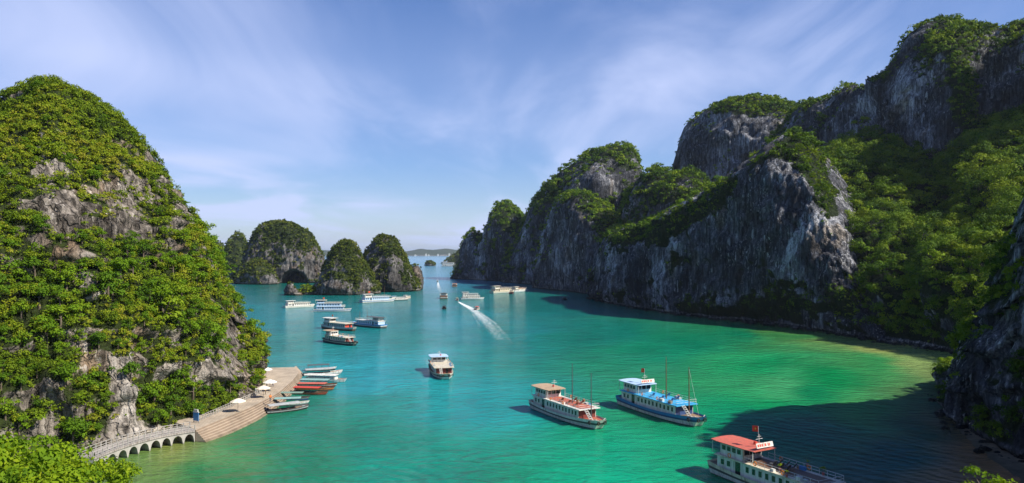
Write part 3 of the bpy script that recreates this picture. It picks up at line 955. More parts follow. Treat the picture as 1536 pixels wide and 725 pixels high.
h, VEG['near'] = karst(
    'shaded grey cliff close by, rising straight from the brown sandy shallows', [
        (1420, 592, 186, 1419, 184, 2.2), (1427, 545, 187, 1427, 170, 2.2), (1447, 502, 176, 1437, 152, 2.2), (1472, 442, 158, 1458, 143, 2.2), (1497, 385, 150, 1488, 135, 2.2), (1515, 340, 145, 1520, 127, 2.2),
        (1536, 285, 139, 1548, 121, 2.2), (1570, 220, 133, 1590, 112, 2.2), (1640, 165, 126, 1650, 102, 2.3), (1740, 115, 114, 1740, 88, 2.2), (1850, 75, 110, 1850, 74, 2.2), (2050, 40, 92, 2050, 58, 2.2), (2500, 20, 72, 2500, 38, 2.2)],
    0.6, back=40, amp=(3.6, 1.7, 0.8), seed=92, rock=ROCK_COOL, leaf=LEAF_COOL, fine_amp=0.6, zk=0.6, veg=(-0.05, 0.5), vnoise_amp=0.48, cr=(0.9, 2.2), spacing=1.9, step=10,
    spots=[(1500, 640, 30, 30, 0.35), (1465, 560, 20, 40, -0.3), (1515, 420, 20, 40, 0.2), (1440, 500, 12, 25, 0.35)], leaf_px=1.5, kfac=5, veg_label='dark bushes clinging to the shaded near cliff')

# ---- islands of the middle distance
h, VEG['i00'] = karst('pale green far island tip just above the left hillside', [
    (296, 400, 1610, 296, 1590), (310, 372, 1615, 308, 1580), (322, 361, 1620, 320, 1575), (334, 366, 1618, 332, 1580), (346, 384, 1612, 345, 1590), (355, 410, 1605, 355, 1598)],
    4.0, back=60, amp=(8, 3, 2), scl=(50, 16, 8), seed=101, rock=ROCK_ISLE, leaf=LEAF_ISLE, veg=(-0.3, 0.2), cr=(4, 7), spacing=8, leaf_px=1.4, kfac=4, veg_label='green scrub on the far island tip')
h, VEG['i0'] = karst('small green dome island behind the cave island', [
    (327, 418, 1150, 327, 1130), (332, 388, 1155, 331, 1118), (338, 368, 1158, 337, 1110), (347, 355, 1160, 346, 1105), (358, 352, 1160, 357, 1103), (368, 358, 1158, 367, 1105), (375, 372, 1155, 374, 1112), (380, 400, 1150, 380, 1122), (383, 418, 1148, 383, 1140)],
    2.5, back=60, amp=(5, 2, 1.4), scl=(36, 12, 6), seed=111, rock=ROCK_ISLE, leaf=LEAF_ISLE, veg=(-0.35, 0.1), cr=(3, 5.5), spacing=5.5, leaf_px=1.35, kfac=4.5, veg_label='green scrub on the small dome island')
h, VEG['i1'] = karst('broad grey karst island with a dark sea cave at its foot', [
    (346, 424, 885, 346, 880, 3), (356, 405, 890, 352, 868, 3), (366, 378, 895, 362, 860, 3.3), (376, 350, 897, 372, 855, 3.4), (390, 337, 898, 385, 852, 3.2), (410, 332, 900, 405, 850, 3), (435, 333, 900, 428, 850, 3),
    (455, 342, 898, 448, 851, 3.2), (470, 353, 895, 464, 853, 3.2), (481, 369, 890, 477, 858, 3.4), (488, 388, 885, 485, 865, 3.4), (491, 408, 880, 489, 873, 3.4), (492, 424, 878, 490, 876, 3)],
    1.5, back=60, amp=(5, 2.6, 1.3), scl=(30, 9, 4.5), seed=121, rock=ROCK_ISLE, leaf=LEAF_ISLE, veg=(-0.21, 0.45), vnoise_amp=0.5, fine_amp=0.6, fine_s=9, zk=0.45, cr=(1.1, 2.6), spacing=2.9, cave=(441, 423, 19, 17, 26),
    spots=[(415, 345, 50, 14, 0.4), (390, 385, 20, 25, -0.2), (468, 400, 14, 18, -0.5), (455, 370, 20, 20, 0.1)], leaf_px=1.3, kfac=4.5, notch=2, veg_label='green scrub over the broad cave island')
h, VEG['i1s'] = karst('low bushy shoulder at the foot of the cave island', [
    (352, 424, 850, 352, 838, 2.5), (360, 404, 855, 358, 826, 2.5), (372, 393, 858, 370, 818, 2.5), (388, 387, 858, 386, 812, 2.5), (404, 394, 856, 402, 812, 2.6), (414, 407, 850, 412, 818, 2.6), (419, 425, 840, 418, 828, 2.5)],
    1.5, back=40, amp=(4, 2, 1.1), scl=(24, 8, 4), seed=131, rock=ROCK_ISLE, leaf=LEAF_ISLE, veg=(-0.23, 0.48), vnoise_amp=0.5, fine_amp=0.4, spots=[(405, 418, 14, 8, -0.6)], cr=(1.2, 3.0), spacing=2.9, leaf_px=1.3, kfac=4.5, notch=2, veg_label='green bushes on the low shoulder of the cave island')
h, VEG['i2'] = karst('pointed green karst island left of its rounder twin', [
    (464, 443, 630, 464, 622), (473, 425, 634, 471, 615), (481, 404, 638, 479, 610), (490, 384, 640, 488, 607), (501, 369, 642, 498, 605), (515, 361, 643, 511, 605, 2), (528, 362, 643, 524, 607, 2), (538, 373, 642, 535, 610), (546, 392, 640, 543, 614), (556, 405, 640, 554, 620), (566, 425, 640, 564, 626), (572, 441, 640, 572, 632)],
    1.1, back=45, amp=(4.2, 2.2, 1.0), scl=(22, 7, 3.4), seed=141, rock=ROCK_ISLE, leaf=LEAF_ISLE, veg=(-0.27, 0.39), vnoise_amp=0.5, fine_amp=0.6, fine_s=7, zk=0.4, cr=(0.9, 2.3), spacing=2.1, leaf_px=1.3, kfac=5,
    spots=[(500, 425, 25, 14, -0.4), (530, 400, 14, 30, 0.45)], tint_bias=0.06, notch=1.5, veg_label='green scrub on the pointed twin island')
h, VEG['i3'] = karst('rounded green karst island right of its pointed twin', [
    (524, 440, 690, 524, 678), (534, 408, 696, 534, 672), (543, 386, 700, 544, 668), (551, 369, 704, 552, 665), (561, 358, 706, 560, 664), (575, 352, 707, 572, 662), (590, 356, 706, 586, 660), (601, 366, 704, 597, 660), (609, 381, 702, 605, 662), (615, 400, 698, 612, 665), (624, 415, 694, 622, 670), (632, 437, 690, 631, 680)],
    1.1, back=45, amp=(4.2, 2.4, 1.0), scl=(22, 7, 3.4), seed=151, rock=ROCK_ISLE, leaf=LEAF_ISLE, veg=(-0.27, 0.39), vnoise_amp=0.5, fine_amp=0.6, fine_s=7, zk=0.4, cr=(0.9, 2.3), spacing=2.1, leaf_px=1.3, kfac=5,
    spots=[(590, 415, 8, 25, -0.6), (555, 375, 8, 20, -0.3), (612, 410, 15, 20, 0.2)], bulge=[(588, 415, 8, 40, 5)], notch=1.5, veg_label='green scrub on the rounded twin island')
h, VEG['i3b'] = karst('narrow bare rock pinnacle at the right end of the twin islands', [
    (610, 430, 712, 610, 706), (615, 400, 716, 615, 702, 3), (620, 387, 718, 620, 700, 3), (624, 384, 718, 624, 700, 3), (629, 392, 716, 628, 701, 3), (632, 412, 713, 632, 704, 3), (634, 434, 710, 634, 708)],
    0.9, back=16, amp=(2.2, 1.8, 0.8), scl=(14, 5, 2.6), seed=161, rock=ROCK_ISLE, leaf=LEAF_ISLE, veg=(0.35, 0.7), cr=(1.2, 2.2), spacing=3, leaf_px=1.2, kfac=4, veg_label='sparse bushes on the narrow rock pinnacle')
h, VEG['rock1'] = karst('small jagged rock stack in front of the sea cave', [
    (426, 444, 612, 427, 607), (430, 426, 614, 430, 605, 3), (435, 416, 615, 434, 604, 3), (441, 424, 614, 440, 604, 3), (447, 433, 613, 447, 604, 2.5), (456, 444, 611, 455, 606)],
    0.6, back=8, amp=(1.5, 1.2, 0.6), scl=(8, 3.4, 1.8), seed=171, rock=ROCK_ISLE, leaf=LEAF_ISLE, veg=(0.4, 0.8), cr=(0.8, 1.5), spacing=2.4, leaf_px=1.1, kfac=4, spots=[(452, 432, 6, 8, 0.6)], veg_label='few bushes on the jagged rock stack')
h, VEG['rock2'] = karst('low spit of rock with bright bushes between the cave and the twin islands', [
    (445, 445, 622, 446, 618), (452, 430, 626, 452, 615), (461, 426, 628, 460, 614), (471, 430, 628, 470, 614), (480, 445, 624, 480, 618)],
    0.7, back=10, amp=(1.4, 1.0, 0.5), scl=(9, 4, 2), seed=181, rock=ROCK_ISLE, leaf=LEAF_WARM, veg=(-0.3, 0.2), cr=(1.0, 2.2), spacing=1.9, leaf_px=1.1, kfac=4.5, veg_label='bright green bushes on the low rock spit')
h, VEG['farrock'] = karst('lone dark rock far out in the channel', [
    (637, 400, 2030, 637, 2016, 3), (641, 391, 2034, 641, 2008, 3), (645, 388, 2036, 645, 2006, 3), (650, 392, 2034, 650, 2008, 3), (654, 400, 2030, 654, 2016, 3)],
    1.6, back=18, amp=(3, 2, 1), scl=(14, 6, 3), seed=191, rock=ROCK_ISLE, leaf=LEAF_ISLE, veg=(0.1, 0.5), cr=(2, 3.5), spacing=4, leaf_px=1.0, kfac=4, veg_label='dark bushes on the lone far rock')
h, VEG['farslope'] = karst('distant green slope running down to the channel beside the headland', [
    (662, 400, 2000, 663, 1990), (670, 391, 2020, 669, 1980), (680, 382, 2040, 679, 1970), (692, 374, 2060, 690, 1960), (706, 362, 2080, 704, 1950), (725, 370, 2060, 724, 1960)],
    5, back=80, amp=(7, 2.5, 1.5), scl=(50, 16, 8), seed=201, rock=ROCK_ISLE, leaf=LEAF_ISLE, veg=(-0.4, 0.1), cr=(4, 7), spacing=8, leaf_px=1.2, kfac=4, veg_label='green scrub on the distant slope')
h, _ = karst('long low blue hills of the far coast on the horizon', [
    (585, 381, 9800, 585, 9300, 1.5), (612, 376.5, 9900, 612, 9300, 1.5), (632, 373.5, 10000, 632, 9300, 1.5), (650, 375, 10000, 650, 9300, 1.5), (668, 373, 10000, 668, 9300, 1.5), (688, 375, 10000, 688, 9300, 1.5), (715, 373, 9900, 715, 9300, 1.5), (760, 378, 9800, 760, 9300, 1.5), (800, 381, 9800, 800, 9400, 1.5)],
    40, back=500, amp=(20, 5, 4), scl=(200, 60, 40), seed=211, rock=ROCK_ISLE, leaf=LEAF_ISLE, veg=(-0.5, 0.0), cover=0, notch=0)
h, _ = karst('low blue hill of the far coast seen past the left islands', [
    (250, 381, 9800, 250, 9300, 1.5), (330, 375, 9900, 330, 9300, 1.5), (420, 373, 10000, 420, 9300, 1.5), (500, 376, 9900, 500, 9300, 1.5), (560, 381, 9800, 560, 9400, 1.5)],
    60, back=500, amp=(20, 5, 4), scl=(200, 60, 40), seed=221, rock=ROCK_ISLE, leaf=LEAF_ISLE, veg=(-0.5, 0.0), cover=0, notch=0)
# ================================================================== STONE LANDING
def stone(name, a, b, scale=1.0, joints=True):
    m, t = new_mat(name)
    geo = t.n('ShaderNodeNewGeometry')
    pos = geo.outputs['Position']
    n1 = t.noise(pos, 0.7 * scale, 6, 0.65)
    col = t.mix(n1, a, b)
    if joints:
        mp = t.n('ShaderNodeMapping')
        mp.inputs['Rotation'].default_value = (0, 0, math.radians(35))
        t.l(pos, mp.inputs[0])
        br = t.n('ShaderNodeTexBrick', i_Scale=0.55, i_Mortar_Size=0.03)
        br.inputs['Color1'].default_value = (1, 1, 1, 1)
        br.inputs['Color2'].default_value = (0.80, 0.80, 0.80, 1)
        br.inputs['Mortar'].default_value = (0.55, 0.5, 0.45, 1)
        t.l(mp.outputs[0], br.inputs['Vector'])
        col = t.mix(0.8, col, br.outputs['Color'], 'MULTIPLY')
    st = t.ramp(t.noise(t.vmath('MULTIPLY', pos, (0.25, 0.25, 0.25)), 1.0, 5, 0.7), [(0.35, 0.70), (0.6, 1.0)])
    col = t.mix(1.0, col, st, 'MULTIPLY')
    sx = t.n('ShaderNodeSeparateXYZ')
    t.l(pos, sx.inputs[0])
    wet = t.ramp(t.math('ADD', t.math('MULTIPLY', sx.outputs[2], 0.5), t.math('MULTIPLY', n1, 0.3)), [(0.15, (0.35, 0.38, 0.28)), (0.35, (1, 1, 1))])
    col = t.mix(1.0, col, wet, 'MULTIPLY')
    b_ = t.n('ShaderNodeBsdfPrincipled', i_Roughness=0.85)
    t.l(col, b_.inputs['Base Color'])
    bp = t.n('ShaderNodeBump', i_Strength=0.5, i_Distance=0.08)
    t.l(t.noise(pos, 3.0 * scale, 5, 0.6), bp.inputs['Height'])
    t.l(bp.outputs[0], b_.inputs['Normal'])
    out(t, b_.outputs[0])
    return m


PAVE = stone('tan_paving_stone', (0.42, 0.345, 0.26), (0.56, 0.47, 0.365))
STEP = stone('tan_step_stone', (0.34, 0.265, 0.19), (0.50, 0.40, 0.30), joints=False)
RISER = stone('shaded_step_riser', (0.16, 0.115, 0.08), (0.28, 0.21, 0.15), joints=False)  # darker stone colour stands in for the shade on the step risers
CONC = stone('white_washed_concrete', (0.27, 0.255, 0.235), (0.50, 0.48, 0.44), joints=False)
WALK = stone('grey_pink_paving', (0.30, 0.27, 0.255), (0.42, 0.385, 0.36))
ZQ = 2.2
T_px = [(293.6, 645), (327, 631), (374, 612), (417, 590), (438, 572), (448, 559), (441, 551)]
W_px = [(309, 664), (342, 653), (386, 632), (425, 606), (446, 583), (455, 561.5), (444, 549.5)]
I_px = [(262, 633), (305, 615), (345, 600), (370, 585), (378, 570), (380, 560), (385, 552)]


def smooth_poly(P, n):
    P = np.array(P, float)
    t = np.concatenate([[0], np.cumsum(np.linalg.norm(np.diff(P, axis=0), axis=1))])
    u = np.linspace(0, t[-1], n)
    o = np.stack([np.interp(u, t, P[:, k]) for k in range(P.shape[1])], 1)
    for _ in range(2):
        o[1:-1] = (o[:-2] + 2 * o[1:-1] + o[2:]) / 4
    return o


NQ = 48
Tp = smooth_poly([on(x, y, ZQ) for x, y in T_px], NQ)
Wp = smooth_poly([on(x, y, 0.0) for x, y in W_px], NQ)
Ip = smooth_poly([on(x, y, ZQ) for x, y in I_px], NQ)
landing = empty('stone_landing', Tp[NQ // 2] * np.array([1, 1, 0]))
tag(landing, 'curved tan stone landing with broad steps going down into the water', 'landing')
off = -Tp[NQ // 2] * np.array([1, 1, 0])
mb = MB()
rings = []
for i in range(NQ):
    a, b = Ip[i] + off, Tp[i] + off
    rings.append([(a[0], a[1], -2.5), (a[0], a[1], ZQ), (b[0], b[1], ZQ), (b[0], b[1], -2.5)])
mb.rings(rings)
mb.build('paved_top', PAVE, landing)
mb = MB()
NS = 6
for k in range(NS):
    z1 = ZQ - (k + 1) * ZQ / (NS + 0.5)
    rings = []
    for i in range(NQ):
        a = Tp[i] + (Wp[i] - Tp[i]) * (k / NS) + off
        b = Tp[i] + (Wp[i] - Tp[i]) * ((k + 1) / NS) + off
        rings.append([(a[0], a[1], -2.4), (a[0], a[1], z1), (b[0], b[1], z1), (b[0], b[1], -2.4)])
    mb.rings(rings, 0)
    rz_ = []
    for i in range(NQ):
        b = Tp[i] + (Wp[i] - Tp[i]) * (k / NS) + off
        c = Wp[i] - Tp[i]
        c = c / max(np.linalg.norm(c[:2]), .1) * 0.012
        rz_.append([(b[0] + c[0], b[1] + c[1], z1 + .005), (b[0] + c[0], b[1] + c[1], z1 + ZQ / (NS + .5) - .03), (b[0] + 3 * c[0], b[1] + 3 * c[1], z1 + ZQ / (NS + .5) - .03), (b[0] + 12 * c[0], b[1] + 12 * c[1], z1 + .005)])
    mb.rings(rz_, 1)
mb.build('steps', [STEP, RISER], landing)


def railing(name, pts, label, z, h=0.95, step=1.0, group=None):
    P = smooth_poly(pts, max(8, int(sum(np.linalg.norm(np.diff(np.array(pts), axis=0), axis=1)) / step)))
    root = empty(name, P[0])
    tag(root, label, 'railing', group)
    r_, p_ = MB(), MB()
    p_.box(-.07, .07, -.07, .07, 0, h + .08)
    post = p_.build('baluster', CONC, root)
    for i in range(len(P)):
        p = P[i] - P[0]
        if i:
            o = bpy.data.objects.new('baluster', post.data)
            COL.objects.link(o)
            o.parent = root
            o.location = p
            q = P[i - 1] - P[0]
            for zz_ in (h, h * 0.5, h * 0.12):
                r_.tube((q[0], q[1], zz_), (p[0], p[1], zz_), 0.045, n=5)
    r_.build('handrail', CONC, root)
    return root


railing('balustrade', [on(x, y, ZQ) for x, y in ((296, 633), (330, 618), (362, 603.5), (392, 590))], 'white stone balustrade along the foot of the green hill behind the landing', ZQ)

# arched walkway
A_px = [(292.5, 645.5), (275.5, 648), (257.5, 651), (242, 654), (225, 658), (208, 662.5), (192, 667.5), (176, 673), (160, 679), (140, 687)]
A = np.array([on(x, y, ZQ) for x, y in A_px])
walk = empty('arched_walkway', (A[4][0], A[4][1], 0))
tag(walk, 'white arched walkway over the shallows, leading along the hill to the landing', 'walkway')
off = -np.array([A[4][0], A[4][1], 0])
tang = np.gradient(A, axis=0)
inn = np.stack([-tang[:, 1], tang[:, 0], 0 * tang[:, 0]], 1)
inn /= np.linalg.norm(inn, axis=1, keepdims=True)
if inn[4][1] < 0:
    inn = -inn
WID = 3.4
mb = MB()
rings = []
for i in range(len(A)):
    a, b = A[i] + off - inn[i] * 0.15, A[i] + inn[i] * WID + off
    rings.append([(a[0], a[1], ZQ - .30), (b[0], b[1], ZQ - .30), (b[0], b[1], ZQ), (a[0], a[1], ZQ)])
mb.rings(rings)
mb.build('deck', WALK, walk)
mb = MB()
for i in range(len(A) - 1):
    p0, p1 = A[i] + off, A[i + 1] + off
    n0, n1 = inn[i], inn[i + 1]
    rings = []
    NA = 15
    for k in range(NA):
        s = k / (NA - 1)
        p = p0 + (p1 - p0) * s
        n_ = n0 + (n1 - n0) * s
        e = min(max((s - 0.07) / 0.86, 0), 1)
        zs = -1.5 if s < 0.07 or s > 0.93 else 0.25 + 1.35 * math.sqrt(max(0.0, 1 - (2 * e - 1) ** 2))
        q = p + n_ * (WID - 0.3)
        rings.append([(p[0], p[1], zs), (p[0], p[1], ZQ - .31), (q[0], q[1], ZQ - .31), (q[0], q[1], zs)])
    # sharp pier edges
    r2 = []
    for k in range(NA):
        r2.append(rings[k])
    mb.rings(r2)
mb.build('arches', CONC, walk)
railing('walkway_railing', [A[i] + inn[i] * 0.1 for i in range(len(A))], 'white railing on the water side of the arched walkway', ZQ, 0.9, 1.1)
railing('walkway_railing', [A[i] + inn[i] * (WID - .25) for i in range(len(A))], 'white railing on the hill side of the arched walkway', ZQ, 0.9, 1.1)


# ------------------------------------------------------------------ people
def person(loc, rz, shirt, trousers, label, pose=0, hat=None, group=None):
    root = empty('person', loc, rz)
    tag(root, label, 'person', group)
    s = 1.0
    sw = 0.10 if pose else 0.02
    V = [(0, 0, .95), (0, 0, 1.15), (0, 0, 1.38), (0, 0, 1.50), (0.02, 0, 1.60),
         (-sw, .10, .92), (sw * .8, .10, .50), (-sw * 1.4, .10, .08), (-sw * 1.4 + .14, .11, .04),
         (sw, -.10, .92), (sw * 2.2, -.10, .50), (sw * 1.6, -.10, .08), (sw * 1.6 + .14, -.11, .04),
         (0, .19, 1.38), (-.03, .25, 1.12), (.06, .26, .88), (0, -.19, 1.38), (-.03, -.25, 1.12), (.06, -.26, .88)]
    E = [(0, 1), (1, 2), (2, 3), (3, 4), (0, 5), (5, 6), (6, 7), (7, 8), (0, 9), (9, 10), (10, 11), (11, 12), (2, 13), (13, 14), (14, 15), (2, 16), (16, 17), (17, 18)]
    Rr = [.15, .14, .15, .06, .09, .09, .065, .05, .045, .09, .065, .05, .045, .07, .05, .035, .07, .05, .035]
    me = bpy.data.meshes.new('body')
    me.from_pydata(V, E, [])
    sk = me.skin_vertices[0] if me.skin_vertices else None
    o = bpy.data.objects.new('body', me)
    COL.objects.link(o)
    o.parent = root
    md = o.modifiers.new('skin', 'SKIN')
    for i, r in enumerate(Rr):
        me.skin_vertices[0].data[i].radius = (r, r)
    me.skin_vertices[0].data[0].use_root = True
    o.modifiers.new('sub', 'SUBSURF').levels = 1
    m, t = new_mat('clothed_person')
    tcn = t.n('ShaderNodeTexCoord')
    sx = t.n('ShaderNodeSeparateXYZ')
    t.l(tcn.outputs['Object'], sx.inputs[0])
    col = t.ramp(t.math('DIVIDE', sx.outputs[2], 2.0), [(0.0, (0.03, 0.025, 0.02)), (0.045, trousers), (0.475, trousers), (0.48, shirt), (0.735, shirt), (0.74, (0.42, 0.26, 0.18))], 'CONSTANT')
    b = t.n('ShaderNodeBsdfPrincipled', i_Roughness=0.8)
    t.l(col, b.inputs['Base Color'])
    out(t, b.outputs[0])
    me.materials.append(m)
    hb = MB()
    for k in range(5):
        pass
    rr_ = []
    for k in range(6):
        a = k / 5 * math.pi / 2
        rr_.append([(-.015 + .115 * math.cos(a) * math.cos(b2), .105 * math.cos(a) * math.sin(b2), 1.63 + .12 * math.sin(a)) for b2 in np.linspace(0, 2 * math.pi, 11)[:-1]])
    hb.rings(rr_)
    hb.build('hair' if hat is None else 'hat', M['black'] if hat is None else hat, root, True)
    if hat is not None:
        hm = MB()
        hm.rings([[(.20 * math.cos(a), .20 * math.sin(a), 1.63) for a in np.linspace(0, 2 * math.pi, 13)[:-1]], [(.03 * math.cos(a), .03 * math.sin(a), 1.80) for a in np.linspace(0, 2 * math.pi, 13)[:-1]]])
        hm.build('hat_brim', hat, root)
    return root


# ------------------------------------------------------------------ parasols
CLOTH = paint('pale_parasol_cloth', (0.70, 0.62, 0.50), 0.85, 0.15)
CLOTHW = paint('white_parasol_cloth', (0.78, 0.75, 0.70), 0.85, 0.12)


def parasol(px, label, rad=1.75, cloth=None):
    p = on(px[0], px[1], ZQ + 2.5)
    root = empty('parasol', (p[0], p[1], ZQ))
    tag(root, label, 'parasol', 'parasols on the stone landing')
    mb = MB(); mb.tube((0, 0, 0), (0, 0, 2.75), .04, n=8); mb.build('pole', M['dgrey'], root)
    mb = MB(); mb.tube((0, 0, 0), (0, 0, .12), .35, .3, n=12); mb.build('base', M['dgrey'], root)
    mb = MB()
    n = 16
    rings = []
    for (r, z) in ((rad * .98, 2.02), (rad, 2.12), (rad * .66, 2.42), (rad * .33, 2.62), (.05, 2.74)):
        rings.append([(r * (1 if k % 2 else .96) * math.cos(2 * math.pi * k / n), r * (1 if k % 2 else .96) * math.sin(2 * math.pi * k / n), z - (0 if k % 2 else .05 * r / rad)) for k in range(n)])
    mb.rings(rings, caps=True)
    mb.build('canopy', cloth or CLOTH, root)
    for k in range(4):
        mb = MB()
        a = math.pi / 4 + k * math.pi / 2
        mb.tube((0.03 * math.cos(a), .03 * math.sin(a), 1.9), (rad * .8 * math.cos(a), rad * .8 * math.sin(a), 2.2), .02, n=5)
        mb.build('rib', M['dgrey'], root)
    return root


pa = [((357, 599.5), 'pale parasol standing alone behind the white balustrade', CLOTH), ((395, 580), 'cream parasol at the right end of the white balustrade', CLOTH),
      ((405, 571), 'pale parasol standing forward on the open paving of the landing', CLOTHW), ((399, 552.5), 'white parasol at the far edge of the landing', CLOTHW)]
for px, lb, cl in pa:
    parasol(px, lb, 1.6, cl)


def gp(X, Y, z=ZQ):
    p = on(X, Y, z)
    return (p[0], p[1], z)


person(gp(408.5, 580), 0.6, (0.25, 0.05, 0.10), (0.05, 0.05, 0.10), 'person in a dark red shirt standing beside the forward parasol', 1)
person(gp(400, 580), 2.2, (0.08, 0.07, 0.12), (0.03, 0.03, 0.04), 'person in dark clothes in the shade behind the forward parasol')
person(gp(386.5, 590), -0.5, (0.05, 0.05, 0.06), (0.04, 0.04, 0.05), 'person in black leaning by the right end of the balustrade')
person(gp(383, 592.5), 1.0, (0.62, 0.62, 0.62), (0.05, 0.06, 0.10), 'person in a white shirt by the balustrade near the cream parasol')
person(gp(398, 592), 0.3, (0.42, 0.26, 0.10), (0.10, 0.07, 0.05), 'person in a brown shirt under the cream parasol')
person(gp(405.5, 603), 1.9, (0.70, 0.18, 0.03), (0.05, 0.05, 0.08), 'person in an orange shirt on the top step of the landing', 1)

# blue board at the corner of the landing
p = on(294, 634, ZQ)
bd = empty('information_board', (p[0], p[1], ZQ), math.radians(-28))
tag(bd, 'blue information board with a white top where the walkway meets the landing', 'sign board')
mb = MB(); mb.box(-.75, .75, -.05, .05, .35, 1.95); mb.build('panel', M['blue'], bd)
mb = MB(); mb.box(-.80, .80, -.10, .10, 1.955, 2.12); mb.box(-.55, .55, -.08, .08, 2.125, 2.55); mb.build('white_top', M['white'], bd)
for sx_ in (-.65, .65):
    mb = MB(); mb.tube((sx_, 0, 0), (sx_, 0, .345), .05, n=6); mb.build('post', M['dgrey'], bd)

# ================================================================== TREES
def tree_meshes(n, ls, kf, mat, seed0, base='tree', squash=1.0):
    outl = []
    for k in range(n):
        rg = np.random.default_rng(seed0 + k)
        subs = 9
        cc = rg.normal(size=(subs, 3)) * np.array([.36, .36, .27])
        rr = rg.uniform(.38, .62, subs)
        q, t_ = leaves(cc, np.tile(np.array([0, 0, 1.0]), (subs, 1)), rr, np.full(subs, ls), kf, seed0 + k, rg.uniform(.30, .70, subs), squash)
        q[:, 2] += 0.72
        o = mesh_np('crown', q, np.arange(len(q)).reshape(-1, 4), mat, attrs={'tint': t_})
        mb = MB()
        b = rg.normal(size=2) * .05
        mb.tube((0, 0, -.35), (b[0], b[1], .55), .075, .045, n=7)
        for c in cc[:4]:
            mb.tube((b[0], b[1], .3 + .1 * rg.random()), (c[0] * .8, c[1] * .8, 0.72 + c[2] * .7), .036, .014, n=5)
        tr = mb.build('trunk', BARK)
        outl.append((o.data, tr.data))
        bpy.data.objects.remove(o); bpy.data.objects.remove(tr)
    return outl


def put_tree(var, loc, r, rz, label, group, name='tree', sz=1.0):
    root = empty(name, loc, rz)
    root.scale = (r, r, r * sz)
    tag(root, label, 'tree', group)
    for nm, data in (('crown', var[0]), ('trunk', var[1])):
        o = bpy.data.objects.new(nm, data)
        COL.objects.link(o)
        o.parent = root
    return root


def pick(vs, n, gap, rmin, rmax, ok):
    """take the n most prominent clumps of a slope to be trees of their own"""
    p, nn = vs['p'], vs['n']
    px, py = project(p)
    to = CAM - p
    D = np.linalg.norm(to, axis=1)
    fc = (nn * to).sum(1) / D
    sc = vs['r'] / D + 0.001 * RNG.random(len(p))
    sc[~((fc > 0.0) & ok(px, py))] = -1
    order = np.argsort(-sc)
    chosen = []
    for i in order:
        if sc[i] < 0 or len(chosen) >= n:
            break
        if all(((p[i] - p[j]) ** 2).sum() > gap * gap for j in chosen):
            chosen.append(i)
    keep_ = np.ones(len(p), bool)
    res = []
    for i in chosen:
        r = rmin + (rmax - rmin) * RNG.random() ** 2.2
        d2 = ((p - p[i]) ** 2).sum(1)
        keep_ &= d2 > (0.55 * r) ** 2
        res.append((p[i], nn[i], r))
    for k in ('p', 'n', 'r'):
        vs[k] = vs[k][keep_]
    return res


SMALL = tree_meshes(6, 0.115, 5.5, LEAF_TREE, 300)
FARM = tree_meshes(4, 0.15, 5.0, LEAF_TREE, 340)


def zone_label(X, Y):
    if Y < 300:
        return 'bushy green tree high on the upper left hill above the bare rock band'
    if Y > 560:
        return 'bushy green tree low on the left hill just above the walkway and landing'
    if X > 230:
        return 'bushy green tree on the steep right flank of the left hill'
    return 'bushy green tree halfway up the left hill below the bare rock band'


for (p, n, r) in pick(VEG['left'], 210, 2.7, 1.1, 3.2, lambda X, Y: (X > -10) & (X < 400) & (Y > 345 - 0.0 * X) & (Y < 690)) + pick(VEG['left'], 45, 4.0, 0.8, 1.9, lambda X, Y: (X > -10) & (X < 400) & (Y > 100) & (Y < 345)):
    X, Y = project(p)
    lb = zone_label(X, Y)
    put_tree(SMALL[RNG.integers(6)], p + np.array([n[0] * .3, n[1] * .3, 0]), r, RNG.random() * 6.28, lb, lb.replace('bushy green tree', 'trees'))
for (p, n, r) in pick(VEG['valley'], 90, 6.0, 2.8, 5.6, lambda X, Y: (X > 1240) & (X < 1480) & (Y > 260) & (Y < 530)):
    put_tree(FARM[RNG.integers(4)], p, r, RNG.random() * 6.28, 'large leafy tree standing out of the wooded slope between the two cliffs', 'trees on the wooded slope')
for (p, n, r) in pick(VEG['front'], 24, 6.0, 2.6, 4.2, lambda X, Y: (Y < 345)):
    put_tree(FARM[RNG.integers(4)], p, r, RNG.random() * 6.28, 'leafy tree on the sunlit crest of the great dark cliff', 'trees on the crest of the great cliff')
big = project(np.array([0, 0, 0.]))
for (X, Y, D, r, lb) in ((1271, 124, 588, 4.6, 'lone tree on the skyline at the shoulder left of the highest peak'), (1206, 153, 640, 5.2, 'round tree on the skyline in the notch right of the flat-topped wall'),
                         (987, 249, 640, 5.0, 'dark tree on the skyline in the saddle left of the flat-topped wall'), (1417, 29, 514, 3.8, 'small tree at the very top of the highest peak')):
    p = at(X, Y, D)
    put_tree(FARM[int(X) % 4], p - np.array([0, 0, 1.2 * r]), r, X, lb, None)
# the large round tree on the left hill
p = at(237, 470, 165)
hv = VEG['left']
i = np.argmin(((np.stack(project(hv['p']), 1) - np.array([237, 480])) ** 2).sum(1) + 0.02 * (hv['p'][:, 1]) ** 2 * 0)
put_tree(SMALL[2], hv['p'][i] + np.array([0.8, -0.6, 0]), 4.6, 0.4, 'largest round green tree standing out from the right flank of the left hill', None)

# ---- hill under the camera and the trees at the bottom edge of the view
gx_ = np.linspace(-75, 60, 91); gy_ = np.linspace(-50, 62, 75)
GX, GY = np.meshgrid(gx_, gy_)


